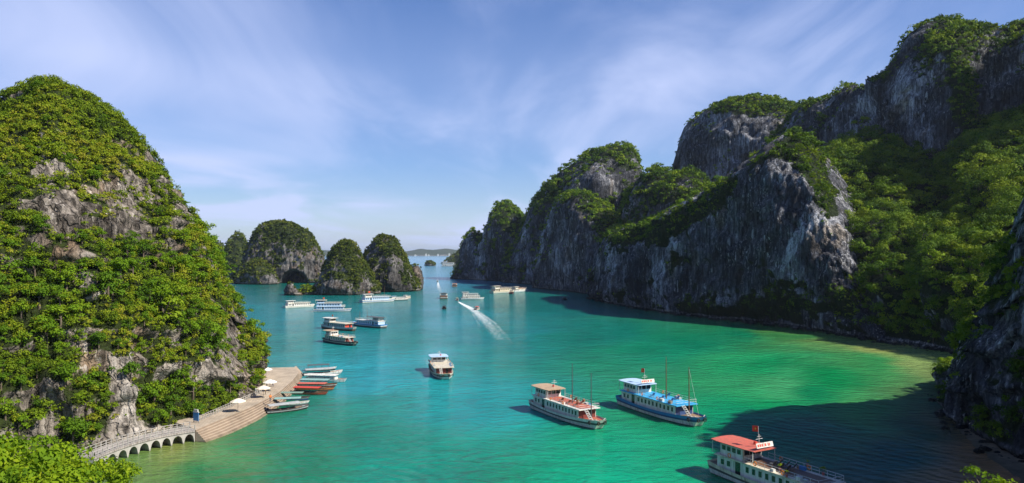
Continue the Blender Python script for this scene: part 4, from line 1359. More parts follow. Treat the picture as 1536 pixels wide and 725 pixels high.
def ground(x, y):
    r = np.sqrt(x * x + (y + 4) ** 2)
    z = 33.2 - 0.95 * np.maximum(r - 4, 0)
    z = np.maximum(z, -3)
    z = z + 25 * np.exp(-(((x + 27) / 9.5) ** 2 + ((y - 31) / 9) ** 2)) * np.clip(1 - z / 30, 0.2, 1)
    z = z + 17 * np.exp(-(((x - 20) / 4) ** 2 + ((y - 27) / 5) ** 2)) * np.clip(1 - z / 30, 0.2, 1)
    return z + 0.6 * fbm(np.stack([x / 5, y / 5, 0 * x], -1), 3, 77)


GZ = ground(GX, GY)
n1_, n2_ = len(gy_), len(gx_)
ii = (np.arange(n1_ - 1)[:, None] * n2_ + np.arange(n2_ - 1)[None]).ravel()
tr_ = mesh_np('hill', np.stack([GX, GY, GZ], -1).reshape(-1, 3), np.stack([ii, ii + 1, ii + n2_ + 1, ii + n2_], 1), ROCK_WARM, smooth=True, attrs={'moss': np.ones(GX.size)})
tag(tr_, 'wooded hillside below the viewpoint', kind='structure')
FORE = tree_meshes(3, 0.075, 4.2, LEAF_FORE, 380, squash=0.8)
for (X, Y, D, r) in ((18, 706, 33, 2.5), (62, 712, 36, 2.4), (-20, 712, 31, 2.6), (104, 711, 38, 2.3), (142, 710, 42, 2.2), (172, 724, 43, 1.8), (40, 735, 31, 2.4), (95, 742, 33, 2.4), (135, 742, 37, 2.1), (8, 690, 37, 2.2), (-40, 700, 36, 2.5)):
    p = at(X, Y, D)
    g = float(ground(np.array([p[0]]), np.array([p[1]]))[0])
    zc = p[2] - 0.72 * r
    put_tree(FORE[(X + Y) % 3], (p[0], p[1], zc), r, X * 0.7, 'bright yellow-green tree top at the bottom left edge below the viewpoint', 'bright tree tops at the bottom left edge')
p = at(1487, 730, 30)
put_tree(FORE[1], (p[0], p[1], p[2] - 1.15), 1.5, 0.4, 'small yellow-green tree top at the bottom right edge below the viewpoint', None)
p = at(1420, 535, 186)
put_tree(SMALL[1], (p[0], p[1], p[2] - 3.3), 2.6, 1.0, 'yellow-green bush leaning out over the tip of the shaded near cliff', None)
# ================================================================== BOATS
def hull_mesh(L, Bh, s, mats, root, blunt=.36, sheer=1.5, bow_up=.55, stern_up=.45, name='hull', raked=1.0):
    mb = MB()
    n = 22
    secs = []
    for i in range(n):
        t = i / (n - 1)
        b = Bh * (0.80 + 0.20 * math.sin(min(t / 0.45, 1) * math.pi / 2))
        if t > .55:
            b *= 1 - ((t - .55) / .45) ** 2.2 * (1 - blunt)
        sh = s * (sheer + (bow_up * ((t - .45) / .55) ** 2 if t > .45 else stern_up * ((.45 - t) / .45) ** 2))
        x = -L / 2 + L * t
        rk = (lambda z: x - raked * (1 - z / (sheer * s)) * 0.9 * s * max(0, (t - .7) / .3) + raked * .35 * s * (1 - z / (sheer * s)) * max(0, (.2 - t) / .2))
        zs = [(-.9 * s, .15), (-.6 * s, .70), (.12 * s, .90), (.45 * sh, .97), (.66 * sh, 1.0), (sh, 1.03)]
        secs.append(([(rk(z), b * w_, z) for z, w_ in zs], sh, b, x))
    nz = 6
    for side in (1, -1):
        for j in range(nz - 1):
            mi = (0, 0, 1, 2, 3)[j]
            vs, fs = [], []
            for sct, _, _, _ in secs:
                vs += [(sct[j][0], side * sct[j][1], sct[j][2]), (sct[j + 1][0], side * sct[j + 1][1], sct[j + 1][2])]
            for i in range(n - 1):
                f = (2 * i, 2 * i + 2, 2 * i + 3, 2 * i + 1)
                fs.append(f if side < 0 else f[::-1])
            mb.add(vs, fs, mi)
    for k, (sct, _, _, _) in ((0, secs[0]), (1, secs[-1])):
        for j in range(nz - 1):
            a, b = sct[j], sct[j + 1]
            f = [(a[0], -a[1], a[2]), (a[0], a[1], a[2]), (b[0], b[1], b[2]), (b[0], -b[1], b[2])]
            mb.add(f, [(0, 1, 2, 3) if k else (3, 2, 1, 0)], (0, 0, 1, 2, 3)[j])
    o = mb.build(name, mats, root)
    return secs


def deck_mesh(secs, s, mat, root, drop=.32, name='deck'):
    mb = MB()
    vs, fs = [], []
    for sct, sh, b, x in secs:
        vs += [(x, b * .985, sh - drop * s), (x, -b * .985, sh - drop * s)]
    for i in range(len(secs) - 1):
        fs.append((2 * i, 2 * i + 1, 2 * i + 3, 2 * i + 2))
    mb.add(vs, fs)
    return mb.build(name, mat, root)


def wrap(x0, x1, h, z0, z1, mat, root, name, n=1):
    mb = MB(); mb.box(x0, x1, -h, h, z0, z1)
    return mb.build(name, mat, root)


def window_row(x0, x1, n, y, zc, w_, h_, frame, root, sides=(1, -1)):
    """framed windows along a cabin side, each its own part"""
    data = None
    for sd in sides:
        for k in range(n):
            x = x0 + (x1 - x0) * (k + .5) / n
            if data is None:
                mb = MB()
                mb.box(-w_ / 2, w_ / 2, -.03, .03, -h_ / 2, h_ / 2, 0)
                e = .07 * max(w_, .6)
                for (a, b, c, d) in ((-w_ / 2 - e, w_ / 2 + e, h_ / 2, h_ / 2 + e), (-w_ / 2 - e, w_ / 2 + e, -h_ / 2 - e, -h_ / 2), (-w_ / 2 - e, -w_ / 2, -h_ / 2, h_ / 2), (w_ / 2, w_ / 2 + e, -h_ / 2, h_ / 2)):
                    mb.box(a, b, -.05, .05, c, d, 1)
                o = mb.build('window', [M['glass'], frame], root)
                data = o.data
            else:
                o = bpy.data.objects.new('window', data)
                COL.objects.link(o)
                o.parent = root
            o.location = (x, sd * y, zc)


def rail(x0, x1, h, z, mat, root, ht=.9, gap=1.5, r=.03, name='railing', ends=(True, True)):
    mb = MB()
    n = max(2, int((x1 - x0) / gap))
    for sd in (1, -1):
        for k in range(n + 1):
            x = x0 + (x1 - x0) * k / n
            mb.tube((x, sd * h, z), (x, sd * h, z + ht), r, n=4)
        for zz_ in (z + ht, z + ht * .5):
            mb.tube((x0, sd * h, zz_), (x1, sd * h, zz_), r, n=4)
    for x, e in ((x0, ends[0]), (x1, ends[1])):
        if e:
            for zz_ in (z + ht, z + ht * .5):
                mb.tube((x, -h, zz_), (x, h, zz_), r, n=4)
    return mb.build(name, mat, root)


def flag_part(root, p, size, mat, up=1.6):
    mb = MB(); mb.tube(p, (p[0], p[1], p[2] + up), .03, n=5); mb.build('flagpole', M['white'], root)
    mb = MB()
    rings = []
    for k in range(7):
        u = k / 6
        y = .10 * math.sin(u * 6.5) * size
        a = (p[0] - u * size * 1.4, p[1] + y, p[2] + up - .15 * u * size)
        rings.append([(a[0], a[1], a[2]), (a[0], a[1] + .02, a[2]), (a[0], a[1] + .02, a[2] - size), (a[0], a[1], a[2] - size)])
    mb.rings(rings)
    # yellow star on the cloth
    o = mb.build('flag', mat, root)
    st = MB()
    pts = []
    for k in range(10):
        a = math.pi / 2 + k * math.pi / 5
        rr = size * (.30 if k % 2 == 0 else .12)
        pts.append((p[0] - size * .7 + rr * math.cos(a), p[1] + .10 * math.sin(.5 * 6.5) * size, p[2] + up - .5 * size - .07 * size + rr * math.sin(a)))
    for sgn in (-1, 1):
        q = [(x, y + (.045 if sgn > 0 else -.025), z) for x, y, z in pts]
        c = (p[0] - size * .7, q[0][1], p[2] + up - .57 * size)
        st.add(q + [c], [(k, (k + 1) % 10, 10) for k in range(10)])
    st.build('star', M['yellow'], o)


def place(bow, stern):
    a, b = on(*stern), on(*bow)
    d = b - a
    return (a + b) / 2, float(np.linalg.norm(d[:2])), math.atan2(d[1], d[0])


def tour_boat(label, bow, stern, hullm=('dgrey', 'white', 'navy', 'white'), cabin='white', roof='deckred', edge='white', canopy='tan', deckc='wood', front='maroon',
              beam=.115, n_win=10, masts=(.08, .36), mast_h=8.6, det=2, flag=False, banner=None, ladder=True, decks=1, canopy_x=(-.46, -.16), stays=False, L=None, group='tour boats moored in the bay',
              mast_m='brown', wheel=True, name='tour_boat', upcab='white', extra=None, cut=None):
    c, l0, rz = place(bow, stern)
    L = L or l0
    root = empty(name, (c[0], c[1], 0), rz)
    tag(root, label, 'boat', group)
    s = L / 25.0
    Bh = beam * L
    secs = hull_mesh(L, Bh, s, [M[k] for k in hullm], root)
    deck_mesh(secs, s, M[deckc], root)
    z0, z1 = 1.2 * s, 3.35 * s
    cx0, cx1, ch = -.42 * L, .30 * L, .78 * Bh
    wrap(cx0, cx1, ch, z0, z1, M[cabin], root, 'cabin')
    if det >= 1:
        window_row(cx0 + .22 * L, cx1 - .01 * L, n_win, ch, 2.5 * s, .60 * s, .85 * s, M[cabin], root)
        window_row(cx0 + .02 * L, cx0 + .12 * L, 2, ch, 2.5 * s, .7 * s, .8 * s, M[cabin], root)
        for sd in (1, -1):
            d_ = wrap(-.5 * s, .5 * s, .04, -.95 * s, .95 * s, M['glass'], root, 'door')
            d_.location = (cx0 + .17 * L, sd * ch, 2.2 * s)
        wrap(cx1 - .02, cx1 + .06, ch * .93, z0 + .1 * s, z1 - .12 * s, M[front], root, 'front_wall')
        d_ = wrap(-.05, .05, .42 * s, -.9 * s, .9 * s, M['glass'], root, 'door')
        d_.location = (cx1 + .07, ch * .35, 2.15 * s)
    zt = z1
    if decks == 2:
        wrap(cx0 - .02 * L, cx1 + .03 * L, Bh * .92, z1, z1 + .14 * s, M[edge], root, 'upper_deck')
        z2 = z1 + .14 * s
        zt = z2 + 2.15 * s
        wrap(cx0, cx1 - .08 * L, ch, z2, zt, M[upcab], root, 'upper_cabin')
        if det >= 1:
            window_row(cx0 + .05 * L, cx1 - .10 * L, n_win, ch, z2 + 1.25 * s, .75 * s, .85 * s, M[upcab], root)
        rail(cx1 - .08 * L, cx1 + .02 * L, Bh * .86, z2, M['white'], root, .9 * s, 1.5 * s, .035 * s + .01, ends=(False, True))
    # roof deck with pale margins and a coloured middle
    rx0, rx1 = cx0 - .01 * L, cx1 + (.04 * L if decks == 1 else -.05 * L)
    wrap(rx0, rx1, Bh * .93, zt, zt + .15 * s, M[edge], root, 'roof')
    wrap(rx0 + .20 * L, rx1 - .035 * L, Bh * .62, zt + .15 * s + .004, zt + .15 * s + .03, M[roof], root, 'roof_deck')
    zt += .15 * s
    rail(rx0 + .24 * L, rx1 - .01 * L, Bh * .88, zt, M['white'], root, .85 * s, 1.3 * s, .022 * s + .008, ends=(False, True))
    # wheelhouse aft with its canopy
    if wheel:
        wx0, wx1, wh = cx0 + .015 * L, cx0 + .20 * L, Bh * .68
        wrap(wx0, wx1, wh, zt, zt + 1.75 * s, M[upcab], root, 'wheelhouse')
        if det >= 1:
            window_row(wx0 + .01 * L, wx1 - .01 * L, 4, wh, zt + 1.15 * s, .75 * s, .7 * s, M[upcab], root)
            for k in (-.6, 0, .6):
                o = wrap(-.03, .03, wh * .26, -.4 * s, .4 * s, M['glass'], root, 'window')
                o.location = (wx1 + .01, k * wh, zt + 1.15 * s)
        kx0, kx1 = canopy_x[0] * L, canopy_x[1] * L
        zc = zt + 1.9 * s
        mb = MB()
        rings = []
        kw = Bh * .90
        for k in range(7):
            u = k / 6
            x = kx0 + (kx1 - kx0) * u
            ins = .10 * kw if k in (0, 6) else 0
            rings.append([(x, y, zc + z) for (y, z) in ((-kw + ins, 0), (kw - ins, 0), (kw - ins, .10 * s), (kw * .5, .20 * s), (0, .24 * s), (-kw * .5, .20 * s), (-kw + ins, .10 * s))])
        mb.rings(rings)
        mb.build('canopy', M[canopy], root)
        for x in (kx0 + .3 * s, kx1 - .3 * s):
            for sd in (1, -1):
                mb = MB(); mb.tube((x, sd * kw * .88, zt if x > kx0 + 1 else zt), (x, sd * kw * .88, zc + .01), .045 * s + .01, n=5); mb.build('post', M['white'], root)
        zt2 = zc + .24 * s
        if det >= 2:
            mb = MB(); mb.tube((kx1 - 1.2 * s, 0, zt2 - .1), (kx1 - 1.2 * s, 0, zt2 + 1.9 * s), .05, n=6)
            mb.tube((kx1 - 1.2 * s, -.7 * s, zt2 + 1.2 * s), (kx1 - 1.2 * s, .7 * s, zt2 + 1.2 * s), .035, n=5)
            mb.tube((kx1 - 1.2 * s, -.4 * s, zt2 + 1.55 * s), (kx1 - 1.2 * s, .4 * s, zt2 + 1.55 * s), .03, n=5)
            mb.build('antenna', M['white'], root)
            mb = MB(); mb.tube((kx1 - 2.6 * s, .7 * s, zt2 - .1), (kx1 - 2.6 * s, .7 * s, zt2 + .45 * s), .30 * s, .22 * s, n=10); mb.build('horn', M['red'], root)
        if flag:
            flag_part(root, (kx1 - 1.5 * s, .2, zt2 + (1.4 * s if det >= 2 else 0)), 0.85 * s, M['flag'], 1.6 * s)
        if banner:
            bn = MB(); bn.box(-.05, .05, -kw * .66, kw * .66, -.36 * s, .36 * s)
            o = bn.build('banner', M['white'], root)
            o.location = (kx1 - .15 * s, 0, zt2 + .55 * s)
            o.rotation_euler = (0, math.radians(-18), 0)
            mk = MB()
            rg = random.Random(5)
            y = -kw * .58
            while y < kw * .52:
                w_ = rg.choice((.20, .26, .32)) * s
                mk.box(.052, .062, y, y + w_, -.19 * s, .20 * s)
                y += w_ + rg.choice((.08, .10, .30)) * s
            mk.build('lettering', M['red'], o)
    # masts
    for k, mx in enumerate(masts):
        zb = zt if mx < .30 else 1.4 * s
        mb = MB(); mb.tube((mx * L, 0, zb), (mx * L, 0, zb + mast_h * s * (1 if zb > 2 * s else 1.12)), .11 * s + .02, .06 * s + .01, n=7); mb.build('mast', M[mast_m], root)
        if stays and k == 1:
            for q in ((.47 * L, 0, 2.2 * s),):
                mb = MB(); mb.tube((mx * L, 0, zb + mast_h * s * 1.08), q, .035, n=4); mb.build('stay', M['white'], root)
    if ladder and det >= 2:
        mb = MB()
        for dy in (-.35, .35):
            mb.tube((rx1 - .1, -Bh * .35 + dy * s, zt), (rx1 + 2.2 * s, -Bh * .35 + dy * s, 1.5 * s), .09 * s, n=4)
        for k in range(7):
            u = (k + .5) / 7
            mb.box(rx1 - .1 + 2.3 * s * u - .13, rx1 - .1 + 2.3 * s * u + .13, -Bh * .35 - .35 * s, -Bh * .35 + .35 * s, zt + (1.5 * s - zt) * u, zt + (1.5 * s - zt) * u + .05)
        mb.build('ladder', M['white'], root)
    if det >= 2:
        for (x, y) in ((.502 * L, -.25 * Bh), (.502 * L, .25 * Bh), (.44 * L, -.62 * Bh), (.44 * L, .62 * Bh)):
            mb = MB(); mb.torus((x + .12, y * 1.12, 1.35 * s), .30 * s, .12 * s, 'x' if abs(y) < .5 * Bh else 'y'); mb.build('tyre_fender', M['rubber'], root)
        for k, x in enumerate((-.30, -.10, .10)):
            for sd in (1, -1):
                mb = MB(); mb.torus((x * L, sd * (Bh * .93 + .04), zt + .45 * s), .28 * s, .075 * s, 'y', 12, 6); mb.build('lifebuoy', M['orange'], root)
        rg = random.Random(int(L * 100))
        for k in range(5):
            x = rg.uniform(.0, .24) * L
            y = rg.choice((-1, 1)) * Bh * rg.uniform(.66, .80)
            a, b_, h_ = rg.uniform(.25, .5) * s, rg.uniform(.2, .3) * s, rg.uniform(.3, .6) * s
            mb = MB(); mb.box(x - a, x + a, y - b_, y + b_, zt + .002, zt + h_); mb.build('locker', M[rg.choice(('white', 'grey', 'wood', 'blue'))], root)
        mb = MB()
        for k in range(9):
            a = k / 8 * 4.2
            mb.torus((.42 * L, 0, 1.52 * s + .10 * s + .05 * (k % 3)), (.12 + .05 * (k % 4)) * s, .03, 'z', 12, 5)
        mb.build('coiled_rope', M['tan'], root)
        mb = MB()
        for sd in (1, -1):
            mb.tube((.498 * L, sd * .2 * Bh, 1.9 * s), (.46 * L, sd * .6 * Bh, 1.95 * s), .05 * s + .01, n=5)
        mb.build('bow_rail', M['white'], root)
    return root, dict(L=L, s=s, Bh=Bh, zt=zt, c=c, rz=rz, rx0=rx0, rx1=rx1)


def to_world(info, x, y, z):
    cr, sr = math.cos(info['rz']), math.sin(info['rz'])
    return (info['c'][0] + x * cr - y * sr, info['c'][1] + x * sr + y * cr, z)


# --- the three near boats
b1, i1 = tour_boat('white tour boat with a red-brown roof deck, tan canopy and two dark masts', (902, 645), (806, 611), roof='deckred', canopy='tan', edge='white', front='maroon', deckc='deckred', mast_m='dgrey',
                   hullm=('dgrey', 'white', 'dgrey', 'white'), n_win=10)
b2, i2 = tour_boat('blue and white tour boat with a bright blue roof deck and a red-lettered banner', (1052, 641), (937, 605), roof='sky', canopy='paleblue', edge='sky', front='navy', deckc='wood', flag=True, banner=True,
                   hullm=('dgrey', 'white', 'navy', 'blue'), cabin='white', stays=True, ladder=True, n_win=10, mast_m='brown')
b3, i3 = tour_boat('tour boat with a coral red canopy and potted plants, bow running out of view', (1290, 782), (1078, 706), roof='brown', canopy='coral', edge='cream', front='brown', deckc='wood', banner=True,
                   hullm=('black', 'white', 'dgrey', 'cream'), cabin='white', canopy_x=(-.47, -.12), masts=(), n_win=10, flag=True)


def at_boat(info, X, Y, z):
    """point of the boat's roof deck seen at photograph pixel X, Y"""
    p = on(X, Y, z)
    return (p[0], p[1], z)


def potted_plant(loc, r, label, leafm=None):
    root = empty('potted_plant', loc)
    tag(root, label, 'plant', 'potted plants on the boat with the coral canopy')
    mb = MB(); mb.rings([[(.20 * k * math.cos(a), .20 * k * math.sin(a), z) for a in np.linspace(0, 2 * math.pi, 11)[:-1]] for (k, z) in ((.75, 0), (1.0, .36), (1.08, .42))])
    mb.build('pot', M['coral'], root)
    q, t_ = leaves(np.array([[0, 0, .42 + r * .8], [r * .3, .1, .42 + r * 1.1]]), np.array([[0, 0, 1.], [0, 0, 1.]]), np.array([r, r * .7]), np.array([.13, .13]), 4.5, int(r * 1000), np.array([.6, .8]))
    mesh_np('foliage', q, np.arange(len(q)).reshape(-1, 4), leafm or LEAF_FORE, root, attrs={'tint': t_})
    mb = MB(); mb.tube((0, 0, .36), (0, 0, .42 + r * .6), .025, n=5); mb.build('stem', BARK, root)


z3 = i3['zt'] + .03
for (X, Y, r, lb) in ((1170, 707, .42, 'yellow-green potted bush beside the canopy end'), (1235, 713, .50, 'round potted bush at the far rail, nearest the bow,'), (1211, 700, .36, 'small potted bush halfway along the far railing'),
                      (1180, 716, .34, 'low potted plant at the near edge')):
    potted_plant(at_boat(i3, X, Y, z3), r, lb + ' of the coral-roofed boat')


def deck_seat(loc, rz, label, mat, group):
    root = empty('deck_chair', loc, rz)
    tag(root, label, 'chair', group)
    mb = MB(); mb.box(-.35, .35, -.30, .30, .34, .42); mb.build('seat', mat, root)
    mb = MB(); mb.add([(-.35, -.3, .42), (-.35, .3, .42), (-.75, .3, 1.0), (-.75, -.3, 1.0), (-.41, -.3, .40), (-.41, .3, .40), (-.81, .3, .98), (-.81, -.3, .98)], [(0, 1, 2, 3), (7, 6, 5, 4), (0, 4, 5, 1), (1, 5, 6, 2), (2, 6, 7, 3), (3, 7, 4, 0)]); mb.build('backrest', mat, root)
    for (x, y) in ((.3, .26), (.3, -.26), (-.3, .26), (-.3, -.26)):
        mb = MB(); mb.box(x - .03, x + .03, y - .03, y + .03, 0, .34); mb.build('leg', M['wood'], root)


for k in range(6):
    x, y = (-.06 + .05 * (k // 2)) * i3['L'], (.30 if k % 2 else -.10) * i3['Bh']
    p = to_world(i3, x, y, z3)
    deck_seat(p, i3['rz'] + math.pi + (.2 if k % 2 else 0), 'dark deck chair set out on the brown roof deck of the coral-roofed boat', M['dgrey'], 'deck chairs on the coral-roofed boat')
for k in range(5):
    x, y = (-.02 + .055 * k) * i1['L'], (.45 if k % 2 else -.42) * i1['Bh']
    deck_seat(to_world(i1, x, y, i1['zt'] + .03), i1['rz'] + math.pi, 'dark chair on the red-brown roof deck of the white boat with two dark masts', M['brown'], 'chairs on the red-brown roof deck')
for k in range(5):
    x, y = (-.04 + .06 * k) * i2['L'], (.5 if k % 2 else -.45) * i2['Bh']
    deck_seat(to_world(i2, x, y, i2['zt'] + .03), i2['rz'] + math.pi, 'navy chair on the bright blue roof deck of the blue and white boat', M['navy'], 'chairs on the bright blue roof deck')

# --- boats of the middle distance
mid = dict(det=1, masts=(), ladder=False)
tour_boat('white tour boat heading towards the viewer in the middle of the channel', (669, 570), (655, 553), roof='cream', canopy='paleblue', edge='cream', cabin='white', front='maroon', hullm=('dgrey', 'white', 'dgrey', 'cream'), n_win=7, det=2, masts=(), beam=.15)
tour_boat('white-roofed tour boat with a red trimmed bow, behind the dark-hulled one', (532, 497), (487, 492), roof='cream', canopy='white', edge='cream', cabin='grey', front='red', hullm=('black', 'brown', 'grey', 'white'), flag=True, n_win=8, **mid)
tour_boat('dark-hulled tour boat with cream roof deck and bow ladder, nearest of the anchored cluster', (533, 519), (490, 512), roof='cream', canopy='tan', edge='cream', cabin='cream', front='maroon', hullm=('black', 'dgrey', 'cream', 'dgrey'), n_win=8, det=2, masts=(), canopy_x=(-.50, -.22))
tour_boat('navy and white boat with a dark canopy over its stern, right of the anchored cluster', (531, 488), (576, 492.5), roof='white', canopy='dgrey', edge='white', cabin='paleblue', upcab='white', front='white', hullm=('black', 'dgrey', 'white', 'blue'), n_win=8, det=1, masts=(.30, .05), ladder=False, mast_h=6, canopy_x=(-.47, -.02))
tour_boat('long white two-deck cruise boat at the far left by the jagged rock stack', (471, 460), (426, 462.5), roof='cream', canopy='white', edge='cream', cabin='white', front='white', hullm=('cream', 'white', 'cream', 'white'), n_win=8, decks=1, **mid)
tour_boat('blue and white two-deck boat with crowded windows beside the long white one', (527, 467), (471, 467.5), roof='tan', canopy='cream', edge='white', cabin='paleblue', upcab='paleblue', front='white', hullm=('navy', 'white', 'blue', 'white'), n_win=8, decks=2, flag=True, **mid)
tour_boat('blue and white boat moored at the foot of the pointed twin island', (591, 452), (541, 454.5), roof='paleblue', canopy='white', edge='white', cabin='paleblue', front='white', hullm=('dgrey', 'white', 'blue', 'white'), n_win=8, flag=True, det=1, masts=(.2,), mast_h=7, ladder=False)
tour_boat('pale boat with a blue canopy moored at the foot of the rounded twin island', (612, 450), (585, 451), roof='white', canopy='paleblue', edge='white', cabin='white', front='red', hullm=('black', 'dgrey', 'white', 'white'), n_win=6, **mid)
tour_boat('small white boat with a peaked canopy at the right end of the island moorings', (618, 447), (603, 449.5), roof='white', canopy='white', edge='white', cabin='cream', front='white', hullm=('dgrey', 'white', 'brown', 'white'), n_win=5, L=13, **mid)
tour_boat('brown tour boat with a dark canopy steaming away up the channel', (666, 443), (665, 453), roof='tan', canopy='dgrey', edge='cream', cabin='brown', front='brown', hullm=('black', 'brown', 'cream', 'white'), n_win=6, beam=.16, L=20, **mid)
tour_boat('small tan boat off the tip of the dark headland', (683, 428), (681, 433), roof='tan', canopy='orange', edge='tan', cabin='brown', front='brown', hullm=('black', 'brown', 'cream', 'brown'), n_win=4, beam=.17, L=16, **mid)
tour_boat('white two-deck boat lying broadside in mid channel', (726, 449), (691, 449.5), roof='grey', canopy='white', edge='white', cabin='white', upcab='white', front='paleblue', hullm=('navy', 'white', 'paleblue', 'white'), n_win=6, decks=2, beam=.13, **mid)
tour_boat('long cream boat moored off the streaked cliff', (770, 438.5), (737, 440.5), roof='tan', canopy='cream', edge='cream', cabin='cream', front='cream', hullm=('dgrey', 'white', 'cream', 'cream'), n_win=6, **mid)
tour_boat('small maroon boat tied between the cream boat and the white one off the streaked cliff', (767, 444), (767, 438), roof='tan', canopy='white', edge='cream', cabin='maroon', front='maroon', hullm=('black', 'maroon', 'navy', 'maroon'), n_win=4, beam=.16, L=13, **mid)
tour_boat('white boat with an orange-trimmed roof at the right of the three off the streaked cliff', (791, 437), (769, 438.5), roof='orange', canopy='cream', edge='cream', cabin='white', front='white', hullm=('paleblue', 'white', 'paleblue', 'white'), n_win=5, **mid)
tour_boat('large white cruise ship far out in front of the distant slope', (688, 400.5), (662, 400.5), roof='white', canopy='white', edge='white', cabin='white', front='white', hullm=('paleblue', 'white', 'white', 'white'), n_win=8, decks=2, group=None, name='cruise_ship', **mid)


# --- slim roofed ferries along the steps
def roof_boat(label, bow, stern, roof='green', hull=('dgrey', 'brown', 'grey', 'brown'), trim=None, closed=False, bowm=None):
    c, L, rz = place(bow, stern)
    root = empty('roofed_boat', (c[0], c[1], 0), rz)
    tag(root, label, 'boat', 'roofed boats moored along the landing steps')
    s = .42
    Bh = .115 * L
    secs = hull_mesh(L, Bh, s, [M[k] for k in hull], root, blunt=.25, sheer=1.5, bow_up=.9, stern_up=.3)
    deck_mesh(secs, s, M['wood'], root, .5)
    z = 1.72
    x0, x1 = -.46 * L, .28 * L
    mb = MB()
    rings = []
    for k in range(5):
        x = x0 + (x1 - x0) * k / 4
        rings.append([(x, y * Bh, z + h) for (y, h) in ((-1.12, 0), (1.12, 0), (1.12, .07), (.6, .17), (0, .21), (-.6, .17), (-1.12, .07))])
    mb.rings(rings)
    mb.build('roof', M[roof], root)
    for x in np.linspace(x0 + .3, x1 - .3, 4):
        for sd in (1, -1):
            mb = MB(); mb.tube((x, sd * Bh * .88, .3), (x, sd * Bh * .88, z + .01), .032, n=5); mb.build('post', M['dgrey'], root)
    for k, x in enumerate(np.linspace(x0 + .9, x1 - .9, 4)):
        mb = MB(); mb.box(x - .18, x + .18, -Bh * .8, Bh * .8, .42, .62); mb.build('bench', M['brown'], root)
    if closed:
        mb = MB(); mb.box(x0 + .2, x1 - .2, -Bh * .82, Bh * .82, .45, 1.15); mb.build('side_panel', M[closed], root)
    mb = MB(); mb.box(.36 * L, .46 * L, -Bh * .42, Bh * .42, .55, .72); mb.build('bow_locker', M[bowm or 'grey'], root)
    return root


roof_boat('slim boat with a dark grey roof, farthest of the row at the landing', (504, 555), (459, 557), 'dgrey', ('black', 'black', 'grey', 'white'), bowm='white')
roof_boat('slim boat with a pale grey roof, second from the far end of the row', (513, 560), (455, 564), 'grey', ('black', 'grey', 'white', 'white'), bowm='red')
roof_boat('white boat with a white roof and high white bow jutting past the others', (519, 573), (458, 571), 'white', ('dgrey', 'white', 'white', 'white'), closed='white', bowm='red')
roof_boat('slim boat with a pale green roof just behind the red-roofed pair', (505, 580), (450, 579), 'teal', ('black', 'maroon', 'white', 'brown'), bowm='red')
roof_boat('slim boat with a faded red roof, far one of the red-roofed pair', (501, 585.5), (446, 585), 'coral', ('black', 'brown', 'orange', 'brown'), bowm='grey')
roof_boat('slim boat with a bright red roof, near one of the red-roofed pair', (491, 592.5), (440, 591), 'red', ('black', 'brown', 'red', 'brown'), bowm='coral')
roof_boat('slim boat with a grey-green roof moored beside the bright red roof', (464, 600), (420, 600), 'green', ('black', 'navy', 'green', 'dgrey'), bowm='orange')
roof_boat('slim boat with a blue-green roof, second from the near end of the row', (463, 607.5), (410, 609.5), 'teal', ('black', 'dgrey', 'teal', 'white'))
roof_boat('low slim boat with a pale grey roof, nearest of the row at the landing', (462, 613), (399, 621), 'grey', ('black', 'black', 'grey', 'dgrey'))


# --- small fast boats
def speedboat(label, bow, stern, hull='white', top='red', L=7.0):
    c, l0, rz = place(bow, stern)
    root = empty('speedboat', (c[0], c[1], .15), rz)
    tag(root, label, 'boat', 'small motor boats under way')
    secs = hull_mesh(L, .16 * L, L / 16, [M[hull], M[hull], M[top], M[hull]], root, blunt=.08)
    deck_mesh(secs, L / 16, M['grey'], root)
    mb = MB(); mb.rings([[(-.30 * L, y * .13 * L, z) for y, z in ((-1, 1.7), (1, 1.7), (.8, 1.95), (-.8, 1.95))], [(.12 * L, y * .13 * L, z) for y, z in ((-1, 1.75), (1, 1.75), (.8, 2.0), (-.8, 2.0))]]); mb.build('canopy', M[top], root)
    for x in (-.26 * L, .08 * L):
        for sd in (1, -1):
            mb = MB(); mb.tube((x, sd * .115 * L, .5), (x, sd * .115 * L, 1.75), .04, n=5); mb.build('post', M['white'], root)
    mb = MB(); mb.add([(.10 * L, -.12 * L, .6), (.10 * L, .12 * L, .6), (.05 * L, .11 * L, 1.25), (.05 * L, -.11 * L, 1.25), (.085 * L, -.12 * L, .6), (.085 * L, .12 * L, .6), (.035 * L, .11 * L, 1.25), (.035 * L, -.11 * L, 1.25)], [(0, 1, 2, 3), (7, 6, 5, 4), (0, 4, 5, 1), (2, 6, 7, 3), (1, 5, 6, 2), (3, 7, 4, 0)]); mb.build('windscreen', M['glass'], root)
    mb = MB(); mb.box(-.54 * L, -.49 * L, -.2, .2, .1, 1.0); mb.build('outboard_motor', M['black'], root)
    for x in (-.2 * L, -.05 * L):
        mb = MB(); mb.box(x - .2, x + .2, -.10 * L, .10 * L, .45, .75); mb.build('seat', M['red'], root)
    return root


speedboat('small tan-topped motor boat at the head of the long white wake', (683.5, 449.5), (688, 453), 'white', 'tan', 7)
speedboat('red motor boat riding on the edge of the long white wake', (722, 463), (709, 467), 'white', 'red', 8.5)
speedboat('small white motor boat racing away up the far channel', (655.5, 421.5), (657, 424.5), 'white', 'white', 8)
speedboat('small black boat alone behind the brown tour boat in mid channel', (666, 461), (666.5, 466.5), 'black', 'black', 9)
speedboat('small dark boat lying in the shade below the great cliff', (853, 449), (841, 451), 'black', 'dgrey', 8)
speedboat('little white boat drawn up on the rocks at the foot of the great cliff', (1195, 489), (1181, 489.5), 'white', 'white', 5)

